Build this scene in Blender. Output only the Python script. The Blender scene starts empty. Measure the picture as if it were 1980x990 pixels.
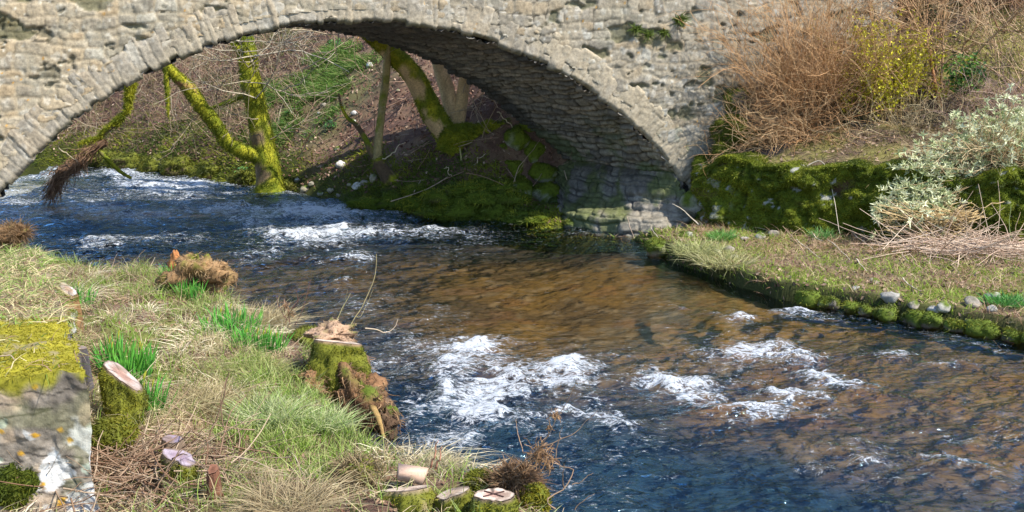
import bpy, math
import numpy as np
from mathutils import Vector
C = bpy.context
SC = C.scene
COL = SC.collection
RNG = np.random.default_rng(7)
H, F_, YH = 3.5, 2123.0, 100.0
PITCH = math.atan((495 - YH) / F_)
A = np.array

# ------------------------------------------------------------------ camera maths (used to lay the place out on the ground)
def ray(px, py):
    x = (px - 990) / F_; y = -(py - 495) / F_
    c, s = math.cos(PITCH), math.sin(PITCH)
    return A([x, c + y * s, -s + y * c])
def U(px, py, z=0.0):
    r = ray(px, py); t = (z - H) / r[2]
    return A([0, 0, H]) + r * t
def D(px, py, d):
    r = ray(px, py); return A([0, 0, H]) + r * (d / r[1])

# ------------------------------------------------------------------ noise
def _h(ix, iy, iz, seed):
    with np.errstate(over='ignore'):
        n = (ix.astype(np.uint32) * np.uint32(374761393) + iy.astype(np.uint32) * np.uint32(668265263)
             + iz.astype(np.uint32) * np.uint32(2147483647) + np.uint32((seed * 1274126177) & 0xffffffff))
        n = (n ^ (n >> np.uint32(13))) * np.uint32(1274126177)
        n = (n ^ (n >> np.uint32(16))) * np.uint32(2246822519)
        n = n ^ (n >> np.uint32(15))
    return n.astype(np.float64) / 4294967295.0
def vn(x, y, z=None, seed=0):
    x = np.asarray(x, float); y = np.asarray(y, float)
    z = np.zeros_like(x) if z is None else np.asarray(z, float)
    ix, iy, iz = (np.floor(v).astype(np.int64) for v in (x, y, z))
    fx, fy, fz = x - ix, y - iy, z - iz
    fx, fy, fz = (f * f * (3 - 2 * f) for f in (fx, fy, fz))
    r = 0
    for dx in (0, 1):
        for dy in (0, 1):
            for dz in (0, 1):
                w = (fx if dx else 1 - fx) * (fy if dy else 1 - fy) * (fz if dz else 1 - fz)
                r = r + w * _h(ix + dx, iy + dy, iz + dz, seed)
    return r * 2 - 1
def fbm(x, y, z=None, o=4, seed=0):
    r = 0; a = .5; f = 1.0
    for i in range(o):
        r = r + a * vn(x * f, y * f, None if z is None else z * f, seed + i * 17); a *= .5; f *= 2.03
    return r
def cells(x, y, seed=0, jit=.9):
    ix, iy = np.floor(x).astype(np.int64), np.floor(y).astype(np.int64)
    z0 = np.zeros_like(ix); f1 = np.full(x.shape, 9.); f2 = f1.copy(); idd = np.zeros(x.shape)
    for dx in (-1, 0, 1):
        for dy in (-1, 0, 1):
            cx, cy = ix + dx, iy + dy
            px = cx + .5 + jit * (_h(cx, cy, z0, seed) - .5); py = cy + .5 + jit * (_h(cx, cy, z0 + 1, seed) - .5)
            d = np.hypot(px - x, py - y); r = _h(cx, cy, z0 + 2, seed)
            c = d < f1
            f2 = np.where(c, f1, np.minimum(f2, d)); idd = np.where(c, r, idd); f1 = np.where(c, d, f1)
    return f1, f2, idd
def ss(a, b, x):
    t = np.clip((x - a) / (b - a), 0, 1); return t * t * (3 - 2 * t)
def mixc(a, b, t):
    t = np.asarray(t)[..., None]; return np.asarray(a) * (1 - t) + np.asarray(b) * t
def norm(v):
    return v / np.maximum(np.linalg.norm(v, axis=-1, keepdims=True), 1e-9)
def rubble(u, v, ch, sw, seed, warp=.05, hv=.55):
    """masonry pattern: courses along v of mean height ch, stones of mean length sw -> edge distance, id, id2"""
    v = v + warp * fbm(u * .9, v * .9, o=3, seed=seed + 5) * 2 + .03 * vn(u * 4, v * 4, seed=seed + 6)
    u = u + .03 * vn(u * 5, v * 5, seed=seed + 8)
    r = np.random.default_rng(seed); n = 400
    hs = ch * (1 + hv * (r.random(n) * 2 - 1)); b = np.cumsum(hs) - ch * n / 2
    k = np.clip(np.searchsorted(b, v) - 1, 0, n - 2)
    dv = np.minimum(v - b[k], b[k + 1] - v)
    off = r.random(n) * 50; w = sw * (1 + .35 * (r.random(n) * 2 - 1))
    t = u / w[k] + off[k]; i = np.floor(t).astype(np.int64); z0 = np.zeros_like(i)
    def bd(j): return j + .55 * (_h(j, k, z0, seed) - .5)
    i = np.where(t < bd(i), i - 1, i); i = np.where(t >= bd(i + 1), i + 1, i)
    du = np.minimum(t - bd(i), bd(i + 1) - t) * w[k]
    e = np.minimum(du, dv)
    e = np.where((du < .06) & (dv < .06), .06 - np.hypot(.06 - np.clip(du, 0, .06), .06 - np.clip(dv, 0, .06)), e)
    return e, _h(i, k, z0 + 3, seed), _h(i, k, z0 + 4, seed)

# ------------------------------------------------------------------ objects
def link(o, parent=None):
    COL.objects.link(o)
    if parent is not None:
        o.parent = parent
        o.matrix_parent_inverse = parent.matrix_world.inverted() if parent.parent is None else parent.matrix_world.inverted()
    return o
def tag(o, label=None, cat=None, group=None, kind=None):
    if label: o['label'] = label
    if cat: o['category'] = cat
    if group: o['group'] = group
    if kind: o['kind'] = kind
    return o
def empty(name, loc, label, cat, group=None):
    o = bpy.data.objects.new(name, None); o.location = Vector([float(c) for c in loc]); o.empty_display_size = .2
    COL.objects.link(o); o.matrix_world.translation = o.location
    return tag(o, label, cat, group)
def mesh(name, V, Fs, mat, parent=None, col=None, smooth=True, attrs=None):
    if not isinstance(Fs, (list, tuple)): Fs = [Fs]
    Fs = [f for f in Fs if len(f)]
    V = np.asarray(V, np.float64)
    org = A(parent.location) if parent is not None and parent.type == 'EMPTY' else (A([V[:, 0].mean(), V[:, 1].mean(), V[:, 2].min()]) if parent is None else None)
    if org is None: org = A(parent['org'])
    me = bpy.data.meshes.new(name)
    me.vertices.add(len(V)); me.vertices.foreach_set('co', (V - org).astype(np.float32).ravel())
    li = np.concatenate([f.ravel() for f in Fs]).astype(np.int32)
    tot = np.concatenate([np.full(len(f), f.shape[1]) for f in Fs]).astype(np.int32)
    st = np.concatenate([[0], np.cumsum(tot)[:-1]]).astype(np.int32)
    me.loops.add(len(li)); me.loops.foreach_set('vertex_index', li)
    me.polygons.add(len(tot)); me.polygons.foreach_set('loop_start', st); me.polygons.foreach_set('loop_total', tot)
    if smooth: me.polygons.foreach_set('use_smooth', np.ones(len(tot), bool))
    me.update(calc_edges=True)
    if col is not None:
        c = np.ones((len(V), 4), np.float32); c[:, :3] = np.clip(col, 0, 1)
        a = me.attributes.new('Col', 'FLOAT_COLOR', 'POINT'); a.data.foreach_set('color', c.ravel())
    for k, v in (attrs or {}).items():
        a = me.attributes.new(k, 'FLOAT', 'POINT'); a.data.foreach_set('value', np.asarray(v, np.float32).ravel())
    me.materials.append(mat)
    o = bpy.data.objects.new(name, me)
    if parent is None: o.location = Vector(org)
    else: o.parent = parent
    COL.objects.link(o); o['org'] = [float(x) for x in org]
    return o
def grid(nu, nv, mask=None, wrap=False):
    i = np.arange(nu * nv).reshape(nu, nv)
    if wrap: i = np.concatenate([i, i[:1]], 0)
    f = np.stack([i[:-1, :-1], i[1:, :-1], i[1:, 1:], i[:-1, 1:]], -1).reshape(-1, 4)
    if mask is not None: f = f[mask.reshape(-1)]
    return f
class Bag:
    """collects pieces of ONE part"""
    def __init__(s): s.V = []; s.Q = []; s.T = []; s.C = []; s.n = 0
    def add(s, V, F, c):
        V = V.reshape(-1, 3); c = np.broadcast_to(np.asarray(c, float), V.shape) if np.ndim(c) == 1 else c.reshape(-1, 3)
        s.V.append(V); s.C.append(c); (s.Q if F.shape[1] == 4 else s.T).append(F + s.n); s.n += len(V); return s
    def build(s, name, mat, parent=None, smooth=True):
        Fs = ([np.concatenate(s.Q)] if s.Q else []) + ([np.concatenate(s.T)] if s.T else [])
        return mesh(name, np.concatenate(s.V), Fs, mat, parent, np.concatenate(s.C), smooth)
def fnorm(V, F):
    return np.cross(V[F[:, 1]] - V[F[:, 0]], V[F[:, 2]] - V[F[:, 0]])
def scatter(V, F, n, rng, w=None, col=None):
    T = F if F.shape[1] == 3 else np.concatenate([F[:, [0, 1, 2]], F[:, [0, 2, 3]]])
    N = fnorm(V, T); a = np.linalg.norm(N, axis=1)
    if w is not None: a = a * w[T].mean(1)
    a = np.maximum(a, 0); p = np.cumsum(a); k = np.searchsorted(p, rng.random(n) * p[-1]); k = np.clip(k, 0, len(T) - 1)
    r1, r2 = rng.random(n), rng.random(n); s = np.sqrt(r1); b = np.stack([1 - s, s * (1 - r2), s * r2], 1)
    P = (V[T[k]] * b[..., None]).sum(1)
    return P, norm(N[k]), (None if col is None else (col[T[k]] * b[..., None]).sum(1))
def rdir(n, rng):
    return norm(rng.standard_normal((n, 3)))
def blades(P, N, L, w, c, rng, bend=.4, up=.5, jit=.35, lean=None, tip=None, fold=0.):
    n = len(P); L = np.broadcast_to(np.asarray(L, float), (n,)); w = np.broadcast_to(np.asarray(w, float), (n,))
    d = norm(N * (1 - up) + A([0, 0, 1.]) * up + jit * rng.standard_normal((n, 3)))
    b = rng.standard_normal((n, 3)); b[:, 2] = -.25 - .5 * rng.random(n); b = norm(b)
    if lean is not None: b = norm(b + lean)
    b = b * (bend * (.4 + 1.2 * rng.random(n)))[:, None]
    s = norm(np.cross(d, rdir(n, rng)))
    V = np.empty((n, 7, 3)); j = 0
    for t, wt in ((0, 1.), (.4, .9), (.75, .6)):
        c0 = P + d * (L * t)[:, None] + b * (L * t * t)[:, None]
        V[:, j] = c0 - s * (w * wt * .5)[:, None]; V[:, j + 1] = c0 + s * (w * wt * .5)[:, None]; j += 2
    V[:, 6] = P + d * L[:, None] + b * L[:, None]
    o = (np.arange(n) * 7)[:, None]
    T = np.concatenate([o + A([[0, 1, 3]]), o + A([[0, 3, 2]]), o + A([[2, 3, 5]]), o + A([[2, 5, 4]]), o + A([[4, 5, 6]])])
    c = np.broadcast_to(np.asarray(c, float), (n, 3)); Cc = np.repeat(c[:, None], 7, 1).copy()
    if tip is not None:
        Cc[:, 6] = tip; Cc[:, 4:6] = Cc[:, 4:6] * .5 + np.asarray(tip)[..., None, :] * .5 if np.ndim(tip) > 1 else Cc[:, 4:6] * .5 + A(tip) * .5
    return V, T, Cc
def flakes(P, N, L, w, c, rng, jit=.5, cup=.15):
    n = len(P); L = np.broadcast_to(np.asarray(L, float), (n,)); w = np.broadcast_to(np.asarray(w, float), (n,))
    N = norm(N + jit * rng.standard_normal((n, 3))); a = norm(np.cross(N, rdir(n, rng))); b = np.cross(N, a)
    V = np.stack([P - a * L[:, None] * .5, P - b * w[:, None] * .5 + N * (cup * w)[:, None], P + a * L[:, None] * .5, P + b * w[:, None] * .5 + N * (cup * w)[:, None]], 1)
    T = np.arange(n * 4).reshape(n, 4); T = np.concatenate([T[:, [0, 1, 2]], T[:, [0, 2, 3]]])
    return V, T, np.repeat(np.broadcast_to(np.asarray(c, float), (n, 3))[:, None], 4, 1)
def tubes(P, R, c, sides=4):
    P = np.asarray(P, float); M, K, _ = P.shape; R = np.broadcast_to(np.asarray(R, float), (M, K))
    T = norm(np.gradient(P, axis=1)); m = norm(T.mean(1) + 1e-6)
    ref = np.where(np.abs(m[:, 2:3]) < .8, A([[0, 0, 1.]]), A([[1., 0, 0]]))
    n1 = norm(np.cross(T, ref[:, None])); n2 = np.cross(T, n1)
    a = np.arange(sides) * 2 * np.pi / sides
    V = P[:, :, None] + R[:, :, None, None] * (np.cos(a)[:, None] * n1[:, :, None] + np.sin(a)[:, None] * n2[:, :, None])
    i = np.arange(M * K * sides).reshape(M, K, sides); j = np.roll(i, -1, 2)
    Q = np.stack([i[:, :-1], j[:, :-1], j[:, 1:], i[:, 1:]], -1).reshape(-1, 4)
    c = np.asarray(c, float)
    c = np.broadcast_to(c if c.ndim == 1 else c[:, None, None, :], V.shape)
    return V, Q, c
def walk(P0, D0, L, K, wob, grav, rng):
    M = len(P0); P = np.empty((M, K, 3)); P[:, 0] = P0; d = norm(np.asarray(D0, float)); st = np.broadcast_to(np.asarray(L, float), (M,)) / (K - 1)
    for k in range(1, K):
        d = norm(d + wob * rng.standard_normal((M, 3)) + A([0, 0, grav])); P[:, k] = P[:, k - 1] + d * st[:, None]
    return P
def kids(P, n, rng, lo=.25, spread=.7):
    """n child starts along random parents"""
    M, K, _ = P.shape; m = rng.integers(0, M, n); t = (lo + (1 - lo) * rng.random(n)) * (K - 1.01); k = t.astype(int); f = (t - k)[:, None]
    p = P[m, k] * (1 - f) + P[m, k + 1] * f; d = norm(norm(P[m, k + 1] - P[m, k]) + spread * rng.standard_normal((n, 3)))
    return p, d
def spline(pts, n):
    p = np.asarray(pts, float); m = len(p); t = np.linspace(0, m - 1, n); i = np.clip(t.astype(int), 0, m - 2); f = (t - i)[:, None]
    g = lambda k: p[np.clip(k, 0, m - 1)]
    a, b, c, d = g(i - 1), g(i), g(i + 1), g(i + 2)
    return .5 * (2 * b + (c - a) * f + (2 * a - 5 * b + 4 * c - d) * f**2 + (3 * b - a - 3 * c + d) * f**3)
def limb(pts, rad, n=60, sides=20, lump=.12, seed=1, cap=True, freq=6.):
    """one trunk or limb: returns V, Q and normals"""
    P = spline(pts, n); R = np.interp(np.linspace(0, 1, n), np.linspace(0, 1, len(rad)), rad)
    V, Q, _ = tubes(P[None], R[None], A([0, 0, 0.]), sides); V = V[0]
    Nn = norm(V - P[:, None]); s = 1 + lump * 2 * fbm(V[..., 0] * freq, V[..., 1] * freq, V[..., 2] * freq * .6, o=4, seed=seed)
    V = P[:, None] + Nn * (R[:, None] * s)[..., None]
    if cap: V[-1] = V[-1].mean(0)
    return V.reshape(-1, 3), Q, Nn.reshape(-1, 3)
def inpoly(x, y, poly):
    r = np.zeros(x.shape, bool); n = len(poly)
    for i in range(n):
        x1, y1 = poly[i][:2]; x2, y2 = poly[(i + 1) % n][:2]
        if y1 == y2: continue
        r ^= ((y1 > y) != (y2 > y)) & (x < (x2 - x1) * (y - y1) / (y2 - y1) + x1)
    return r
def pdist(x, y, line):
    d = np.full(x.shape, 1e9)
    for (x1, y1), (x2, y2) in zip([p[:2] for p in line[:-1]], [p[:2] for p in line[1:]]):
        dx, dy = x2 - x1, y2 - y1; t = np.clip(((x - x1) * dx + (y - y1) * dy) / (dx * dx + dy * dy + 1e-12), 0, 1)
        d = np.minimum(d, np.hypot(x - x1 - t * dx, y - y1 - t * dy))
    return d

# ------------------------------------------------------------------ materials
def mat_attr(name, rough=.9, var=.35, vscale=30., bump=.4, bscale=60., bdist=.01, spec=.2, sub=0., trans=0.):
    m = bpy.data.materials.new(name); m.use_nodes = True; nt = m.node_tree; N = nt.nodes; L = nt.links; N.clear()
    out = N.new('ShaderNodeOutputMaterial'); b = N.new('ShaderNodeBsdfPrincipled')
    at = N.new('ShaderNodeAttribute'); at.attribute_name = 'Col'
    tc = N.new('ShaderNodeTexCoord'); nz = N.new('ShaderNodeTexNoise'); nz.inputs['Scale'].default_value = vscale; nz.inputs['Detail'].default_value = 5; nz.inputs['Roughness'].default_value = .65
    L.new(tc.outputs['Object'], nz.inputs['Vector'])
    mr = N.new('ShaderNodeMapRange'); mr.inputs['From Min'].default_value = .25; mr.inputs['From Max'].default_value = .75
    mr.inputs['To Min'].default_value = 1 - var; mr.inputs['To Max'].default_value = 1 + var; L.new(nz.outputs['Fac'], mr.inputs['Value'])
    vm = N.new('ShaderNodeVectorMath'); vm.operation = 'SCALE'; L.new(at.outputs['Color'], vm.inputs[0]); L.new(mr.outputs['Result'], vm.inputs['Scale'])
    L.new(vm.outputs['Vector'], b.inputs['Base Color']); b.inputs['Roughness'].default_value = rough; b.inputs['Specular IOR Level'].default_value = spec
    if bump > 0:
        nb = N.new('ShaderNodeTexNoise'); nb.inputs['Scale'].default_value = bscale; nb.inputs['Detail'].default_value = 6; nb.inputs['Roughness'].default_value = .7
        L.new(tc.outputs['Object'], nb.inputs['Vector']); bp = N.new('ShaderNodeBump'); bp.inputs['Strength'].default_value = bump; bp.inputs['Distance'].default_value = bdist
        L.new(nb.outputs['Fac'], bp.inputs['Height']); L.new(bp.outputs['Normal'], b.inputs['Normal'])
    if trans > 0:
        tr = N.new('ShaderNodeBsdfTranslucent'); mx = N.new('ShaderNodeMixShader'); mx.inputs[0].default_value = trans
        L.new(vm.outputs['Vector'], tr.inputs['Color']); L.new(b.outputs[0], mx.inputs[1]); L.new(tr.outputs[0], mx.inputs[2]); L.new(mx.outputs[0], out.inputs[0])
    else: L.new(b.outputs[0], out.inputs[0])
    return m
M_stone = mat_attr('stone', .92, .4, 20, .6, 45, .012)
M_vault = mat_attr('vault_stone', .75, .5, 14, .7, 40, .02, .35)
M_soil = mat_attr('soil', .95, .5, 35, .8, 60, .02)
M_moss = mat_attr('moss', .95, .45, 40, .8, 90, .015, .1)
M_grass = mat_attr('grass_blade', .6, .15, 9, 0, trans=.3, spec=.3)
M_leaf = mat_attr('leaf', .55, .2, 20, 0, trans=.25, spec=.35)
M_bark = mat_attr('bark', .9, .4, 25, .8, 40, .015)
M_twig = mat_attr('twig', .85, .3, 12, 0)
M_rock = mat_attr('rock', .88, .45, 18, .7, 35, .015)
M_wood = mat_attr('cut_wood', .7, .18, 60, .3, 120, .003)
M_litter = mat_attr('litter', .9, .25, 15, 0)
M_bed = mat_attr('riverbed', .8, .4, 12, .5, 30, .01)

def make_water():
    m = bpy.data.materials.new('water'); m.use_nodes = True; nt = m.node_tree; N = nt.nodes; L = nt.links; N.clear()
    out = N.new('ShaderNodeOutputMaterial'); tc = N.new('ShaderNodeTexCoord')
    mp = N.new('ShaderNodeMapping'); mp.inputs['Rotation'].default_value = (0, 0, math.radians(-18)); mp.inputs['Scale'].default_value = (1, 1.7, 1); L.new(tc.outputs['Object'], mp.inputs['Vector'])
    def noise(s, d, r=.6, dist=0, v=None):
        n = N.new('ShaderNodeTexNoise'); n.inputs['Scale'].default_value = s; n.inputs['Detail'].default_value = d; n.inputs['Roughness'].default_value = r; n.inputs['Distortion'].default_value = dist
        L.new((v or mp.outputs['Vector']), n.inputs['Vector']); return n
    n1 = noise(3.6, 4, .55, .9); bp = N.new('ShaderNodeBump'); bp.inputs['Strength'].default_value = .9; bp.inputs['Distance'].default_value = .10; ch = N.new('ShaderNodeAttribute'); ch.attribute_name = 'chop'; L.new(ch.outputs['Fac'], bp.inputs['Strength']); L.new(n1.outputs['Fac'], bp.inputs['Height'])
    gl = N.new('ShaderNodeBsdfGlossy'); gl.inputs['Roughness'].default_value = .06; gl.inputs['Color'].default_value = (.50, .80, 1, 1); L.new(bp.outputs['Normal'], gl.inputs['Normal'])  # gloss colour tinted blue so the reflected sky looks deeper
    tr = N.new('ShaderNodeBsdfTransparent'); tr.inputs['Color'].default_value = (.88, .83, .72, 1)
    fr = N.new('ShaderNodeFresnel'); fr.inputs['IOR'].default_value = 1.48; L.new(bp.outputs['Normal'], fr.inputs['Normal'])
    mw = N.new('ShaderNodeMixShader'); L.new(fr.outputs[0], mw.inputs[0]); L.new(tr.outputs[0], mw.inputs[1]); L.new(gl.outputs[0], mw.inputs[2])
    # foam
    at = N.new('ShaderNodeAttribute'); at.attribute_name = 'foam'
    n2 = noise(7, 8, .72, 1.6); n3 = noise(38, 4, .7, .8)
    a1 = N.new('ShaderNodeMath'); a1.operation = 'MULTIPLY_ADD'; a1.inputs[1].default_value = 2.9; a1.inputs[2].default_value = -1.45; L.new(n2.outputs['Fac'], a1.inputs[0])
    a2 = N.new('ShaderNodeMath'); a2.operation = 'MULTIPLY_ADD'; a2.inputs[1].default_value = 1.1; a2.inputs[2].default_value = -.55; L.new(n3.outputs['Fac'], a2.inputs[0])
    s1 = N.new('ShaderNodeMath'); s1.operation = 'ADD'; L.new(a1.outputs[0], s1.inputs[0]); L.new(a2.outputs[0], s1.inputs[1])
    s2 = N.new('ShaderNodeMath'); s2.operation = 'ADD'; L.new(s1.outputs[0], s2.inputs[0]); L.new(at.outputs['Fac'], s2.inputs[1])
    mr = N.new('ShaderNodeMapRange'); mr.interpolation_type = 'SMOOTHSTEP'; mr.inputs['From Min'].default_value = .36; mr.inputs['From Max'].default_value = 1.0; mr.inputs['To Max'].default_value = .92; L.new(s2.outputs[0], mr.inputs['Value'])
    fb = N.new('ShaderNodeBsdfPrincipled'); fb.inputs['Base Color'].default_value = (.74, .77, .80, 1); fb.inputs['Roughness'].default_value = .55
    bf = N.new('ShaderNodeBump'); bf.inputs['Strength'].default_value = .8; bf.inputs['Distance'].default_value = .04; L.new(s2.outputs[0], bf.inputs['Height']); L.new(bf.outputs['Normal'], fb.inputs['Normal'])
    mx = N.new('ShaderNodeMixShader'); L.new(mr.outputs['Result'], mx.inputs[0]); L.new(mw.outputs[0], mx.inputs[1]); L.new(fb.outputs[0], mx.inputs[2]); L.new(mx.outputs[0], out.inputs[0])
    return m
M_water = make_water()

# ------------------------------------------------------------------ layout
far_line = [U(*p) for p in ((-500, 296), (0, 312), (200, 326), (400, 347), (560, 374), (690, 402), (850, 422), (985, 430), (1085, 447), (1200, 462), (1250, 470))]
right_line = [U(*p) for p in ((1250, 478), (1300, 510), (1400, 545), (1500, 578), (1620, 598), (1750, 622), (1900, 648), (2060, 676), (2400, 730), (3200, 830))]
WL = far_line + right_line
far_poly = WL + [A([40, 5, 0]), A([40, 80, 0]), A([-80, 80, 0]), A([-80, 45, 0])]
lip = [(1300, 1250), (1120, 1060), (1060, 985), (960, 930), (880, 905), (740, 868), (690, 838), (640, 788), (635, 735), (640, 700), (590, 660), (545, 625), (430, 565), (320, 528), (180, 522), (60, 512), (0, 478), (-160, 440), (-330, 412)]
LL = [U(px, py, .55) for px, py in lip]
left_poly = [A([3, 2.5, 0])] + LL + [A([-14, 40, 0]), A([-60, 40, 0]), A([-60, 2.5, 0])]
def left_sd(x, y):
    d = pdist(x, y, [A([3, 2.5, 0])] + LL + [A([-14, 40, 0])]); return np.where(inpoly(x, y, left_poly), d, -d)
def far_sd(x, y):
    d = pdist(x, y, [A([-80, 45, 0])] + WL + [A([40, 5, 0])]); return np.where(inpoly(x, y, far_poly), d, -d)
def bed(x, y): return -.46 + .30 * ss(2.6, .3, pdist(x, y, right_line)) + .12 * fbm(x * .5, y * .5, o=3, seed=90)
def zl(x, y, rough=1.):
    sd = left_sd(x, y) + .10 * fbm(x * 2.2, y * 2.2, o=3, seed=3)
    base = .62 + .10 * ss(0, 2.5, sd) + .10 * ss(-5.0, -7.2, x) * ss(10.5, 13, y) + .08 * fbm(x * .9, y * .9, o=2, seed=4)
    t1, t2 = cells(x * 2.1, y * 2.1, seed=12)[:2]
    base = base + rough * (.16 * np.clip(.55 - t1, 0, 1) * ss(.1, .6, sd) + .03 * fbm(x * 7, y * 7, o=3, seed=5))
    return -.5 + (base + .5) * ss(-.28, .14, sd)
# bridge frame
TH = math.radians(15); E_ = A([math.cos(TH), math.sin(TH), 0]); NB = A([-math.sin(TH), math.cos(TH), 0])
PHI = math.radians(-33); BD = A([math.sin(PHI), math.cos(PHI), 0]); BW = 4.3
P0 = D(690, 36, 20.); P0[2] = 0
UC, ZC, RR = .07, -3.96, 7.98
def face(u, z, out=0., w=0.):
    u = np.asarray(u, float); z = np.asarray(z, float)
    return P0 + u[..., None] * E_ + z[..., None] * A([0, 0, 1.]) - np.asarray(out)[..., None] * NB + np.asarray(w)[..., None] * BD
def face_uz(px, py):
    r = ray(px, py); t = (P0 @ NB) / (r @ NB); p = A([0, 0, H]) + r * t; return (p - P0) @ E_, p[2]
wall_line = [D(1380, 430, 20.9), D(1460, 430, 20.2), D(1560, 430, 19.5), D(1700, 430, 18.9), D(1830, 430, 18.5), D(2050, 430, 18.2), D(2500, 430, 18.2)]
wall_poly = wall_line + [A([60, 18, 0]), A([60, 80, 0]), A([wall_line[0][0], 80, 0])]
def wall_sd(x, y):
    d = pdist(x, y, wall_line); return np.where(inpoly(x, y, wall_poly), d, -d)
FOOT = [U(1085, 447)[:2] - A([.1, .0]), U(1170, 458)[:2], U(1252, 468)[:2], A([3.3, 20.25]), A([4.6, 21.6]), A([2.2, 26.]), A([1.3, 24.6])]
def foot_cut(x, y): return np.where(inpoly(x, y, FOOT), ss(.0, .25, pdist(x, y, FOOT + FOOT[:1])), 0.)
def zr(x, y, rough=1.):
    sd = far_sd(x, y) + .12 * fbm(x * 2, y * 2, o=3, seed=31); ws = wall_sd(x, y)
    low = .10 + .14 * ss(1.6, 2.8, x) + .03 * np.clip(sd, 0, 6) + rough * (.05 * fbm(x * 2.5, y * 2.5, o=4, seed=32) + .03 * fbm(x * 9, y * 9, o=2, seed=33))
    d = np.clip(ws, 0, 60)
    up = 1.42 + .27 * np.minimum(d, 3) + .12 * np.maximum(d - 3, 0) + .55 * ss(2.0, 5, d) * np.clip(d - 2, 0, 6) + rough * .1 * fbm(x * 1.5, y * 1.5, o=4, seed=34)
    l = -.8 + (low + .8) * ss(-.10, .12, sd)
    return np.where(ws > .12, up, l * (1 - foot_cut(x, y)) - .4 * foot_cut(x, y))
def zh(x, y, rough=1.):
    sd = far_sd(x, y) + .25 * fbm(x * .8, y * .8, o=3, seed=41)
    edge = .55 * ss(.0, .55, sd)
    slope = np.clip(sd - .4, 0, 30) * .66 + .5 * fbm(x * .45, y * .45, o=3, seed=42) * ss(0, 2, sd)
    nb = (x - P0[0]) * NB[0] + (y - P0[1]) * NB[1]; und = ss(4.3, 2.9, nb) * ss(3.2, 4.0, (x - P0[0]) * E_[0] + (y - P0[1]) * E_[1])
    slope = slope * (1 - und); edge = edge * (1 - .6 * und)
    return -.9 * foot_cut(x, y) + -.5 + .5 * ss(-.3, .1, sd) + edge + slope * ss(0, 1, sd) + rough * (.09 * fbm(x * 2.6, y * 2.6, o=4, seed=43) + .03 * fbm(x * 9, y * 9, o=2, seed=44)) * ss(-.1, .3, sd)
def on(fn, px, py, d):
    """the spot on a height field under pixel column px at distance d"""
    p = D(px, py, d); p[2] = float(fn(A([p[0]]), A([p[1]]))[0]); return p
def hitg(fn, px, py, lo=4., hi=60.):
    """where the line of sight through a pixel meets a height field"""
    d = np.arange(lo, hi, .03); r = ray(px, py); x = r[0] / r[1] * d; z = H + r[2] / r[1] * d
    g = fn(x, d); k = np.argmax(g >= z) if (g >= z).any() else len(d) - 1
    return A([x[k], d[k], g[k]])

# ------------------------------------------------------------------ SETTING
def heightfield(name, fn, x0, x1, y0, y1, step, colfn, mat, cut=None):
    xs = np.arange(x0, x1, step); ys = np.arange(y0, y1, step); X, Y = np.meshgrid(xs, ys, indexing='ij'); Z = fn(X, Y)
    m = None
    if cut is not None:
        c = cut(X, Y); m = c[:-1, :-1] | c[1:, 1:] | c[1:, :-1] | c[:-1, 1:]
    V = np.stack([X, Y, Z], -1).reshape(-1, 3); c = colfn(X, Y, Z).reshape(-1, 3); F = grid(len(xs), len(ys), m)
    o = mesh(name, V, F, mat, None, c); tag(o, kind='structure'); return V, F, c
STRAW = A([.42, .33, .17]); DEAD = A([.24, .16, .085]); GREEN = A([.10, .17, .03]); FRESH = A([.13, .24, .035]); SOIL = A([.075, .05, .032]); MOSS = A([.085, .115, .012]); YMOSS = A([.24, .22, .02])
def col_left(x, y, z):
    g = fbm(x * 1.1, y * 1.1, o=4, seed=51); e = left_sd(x, y)
    c = mixc(A([.125, .072, .05]), A([.12, .13, .03]), ss(.0, .25, g)); c = mixc(c, A([.24, .16, .10]), ss(.1, .3, fbm(x * 2, y * 2, o=3, seed=52)))
    return mixc(c, A([.07, .05, .03]), ss(.35, -.05, e))
lV, lF, lC = heightfield('river_bank', zl, -12, 3, 3.0, 19.5, .05, col_left, M_soil, lambda x, y: left_sd(x, y) > -.6)
def col_right(x, y, z):
    g = fbm(x * 1.3, y * 1.3, o=4, seed=55); ws = wall_sd(x, y); e = far_sd(x, y)
    c = mixc(A([.13, .13, .03]), A([.17, .12, .07]), ss(-.1, .25, g)); c = mixc(c, A([.05, .055, .015]), ss(.4, .05, e))
    up = mixc(A([.11, .075, .05]), A([.17, .15, .045]), ss(-.2, .2, fbm(x * 1.2, y * 1.2, o=4, seed=56)))
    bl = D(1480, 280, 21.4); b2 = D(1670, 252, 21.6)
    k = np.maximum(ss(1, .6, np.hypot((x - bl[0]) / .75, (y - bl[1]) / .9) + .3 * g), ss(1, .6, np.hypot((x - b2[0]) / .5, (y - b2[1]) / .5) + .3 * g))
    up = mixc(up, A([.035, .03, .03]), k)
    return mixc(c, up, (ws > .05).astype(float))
rV, rF, rC = heightfield('far_bank', zr, .6, 24, 8, 44, .055, col_right, M_soil, lambda x, y: (far_sd(x, y) > -.6) & ((x - P0[0]) * NB[0] + (y - P0[1]) * NB[1] < .2 + 60 * ((x - P0[0]) * E_[0] + (y - P0[1]) * E_[1] > 9.0)) & (x < 14))
def col_hill(x, y, z):
    g = fbm(x * .7, y * .7, o=4, seed=61); g2 = fbm(x * 2.2, y * 2.2, o=3, seed=62)
    c = mixc(A([.10, .058, .042]), A([.17, .11, .07]), ss(-.15, .3, g2))
    gr = D(640, 150, 31.); k = ss(1.15, .5, np.hypot((x - gr[0]) / 1.9, (y - gr[1]) / 2.3) + .5 * g)
    c = mixc(c, A([.10, .11, .035]), k * .6)
    lf = ss(-6.0, -7.5, x) * ss(.1, -.2, g); c = mixc(c, A([.11, .10, .04]), lf)
    return mixc(c, A([.055, .06, .012]), ss(1.1, .3, far_sd(x, y) + .5 * g))
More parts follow.
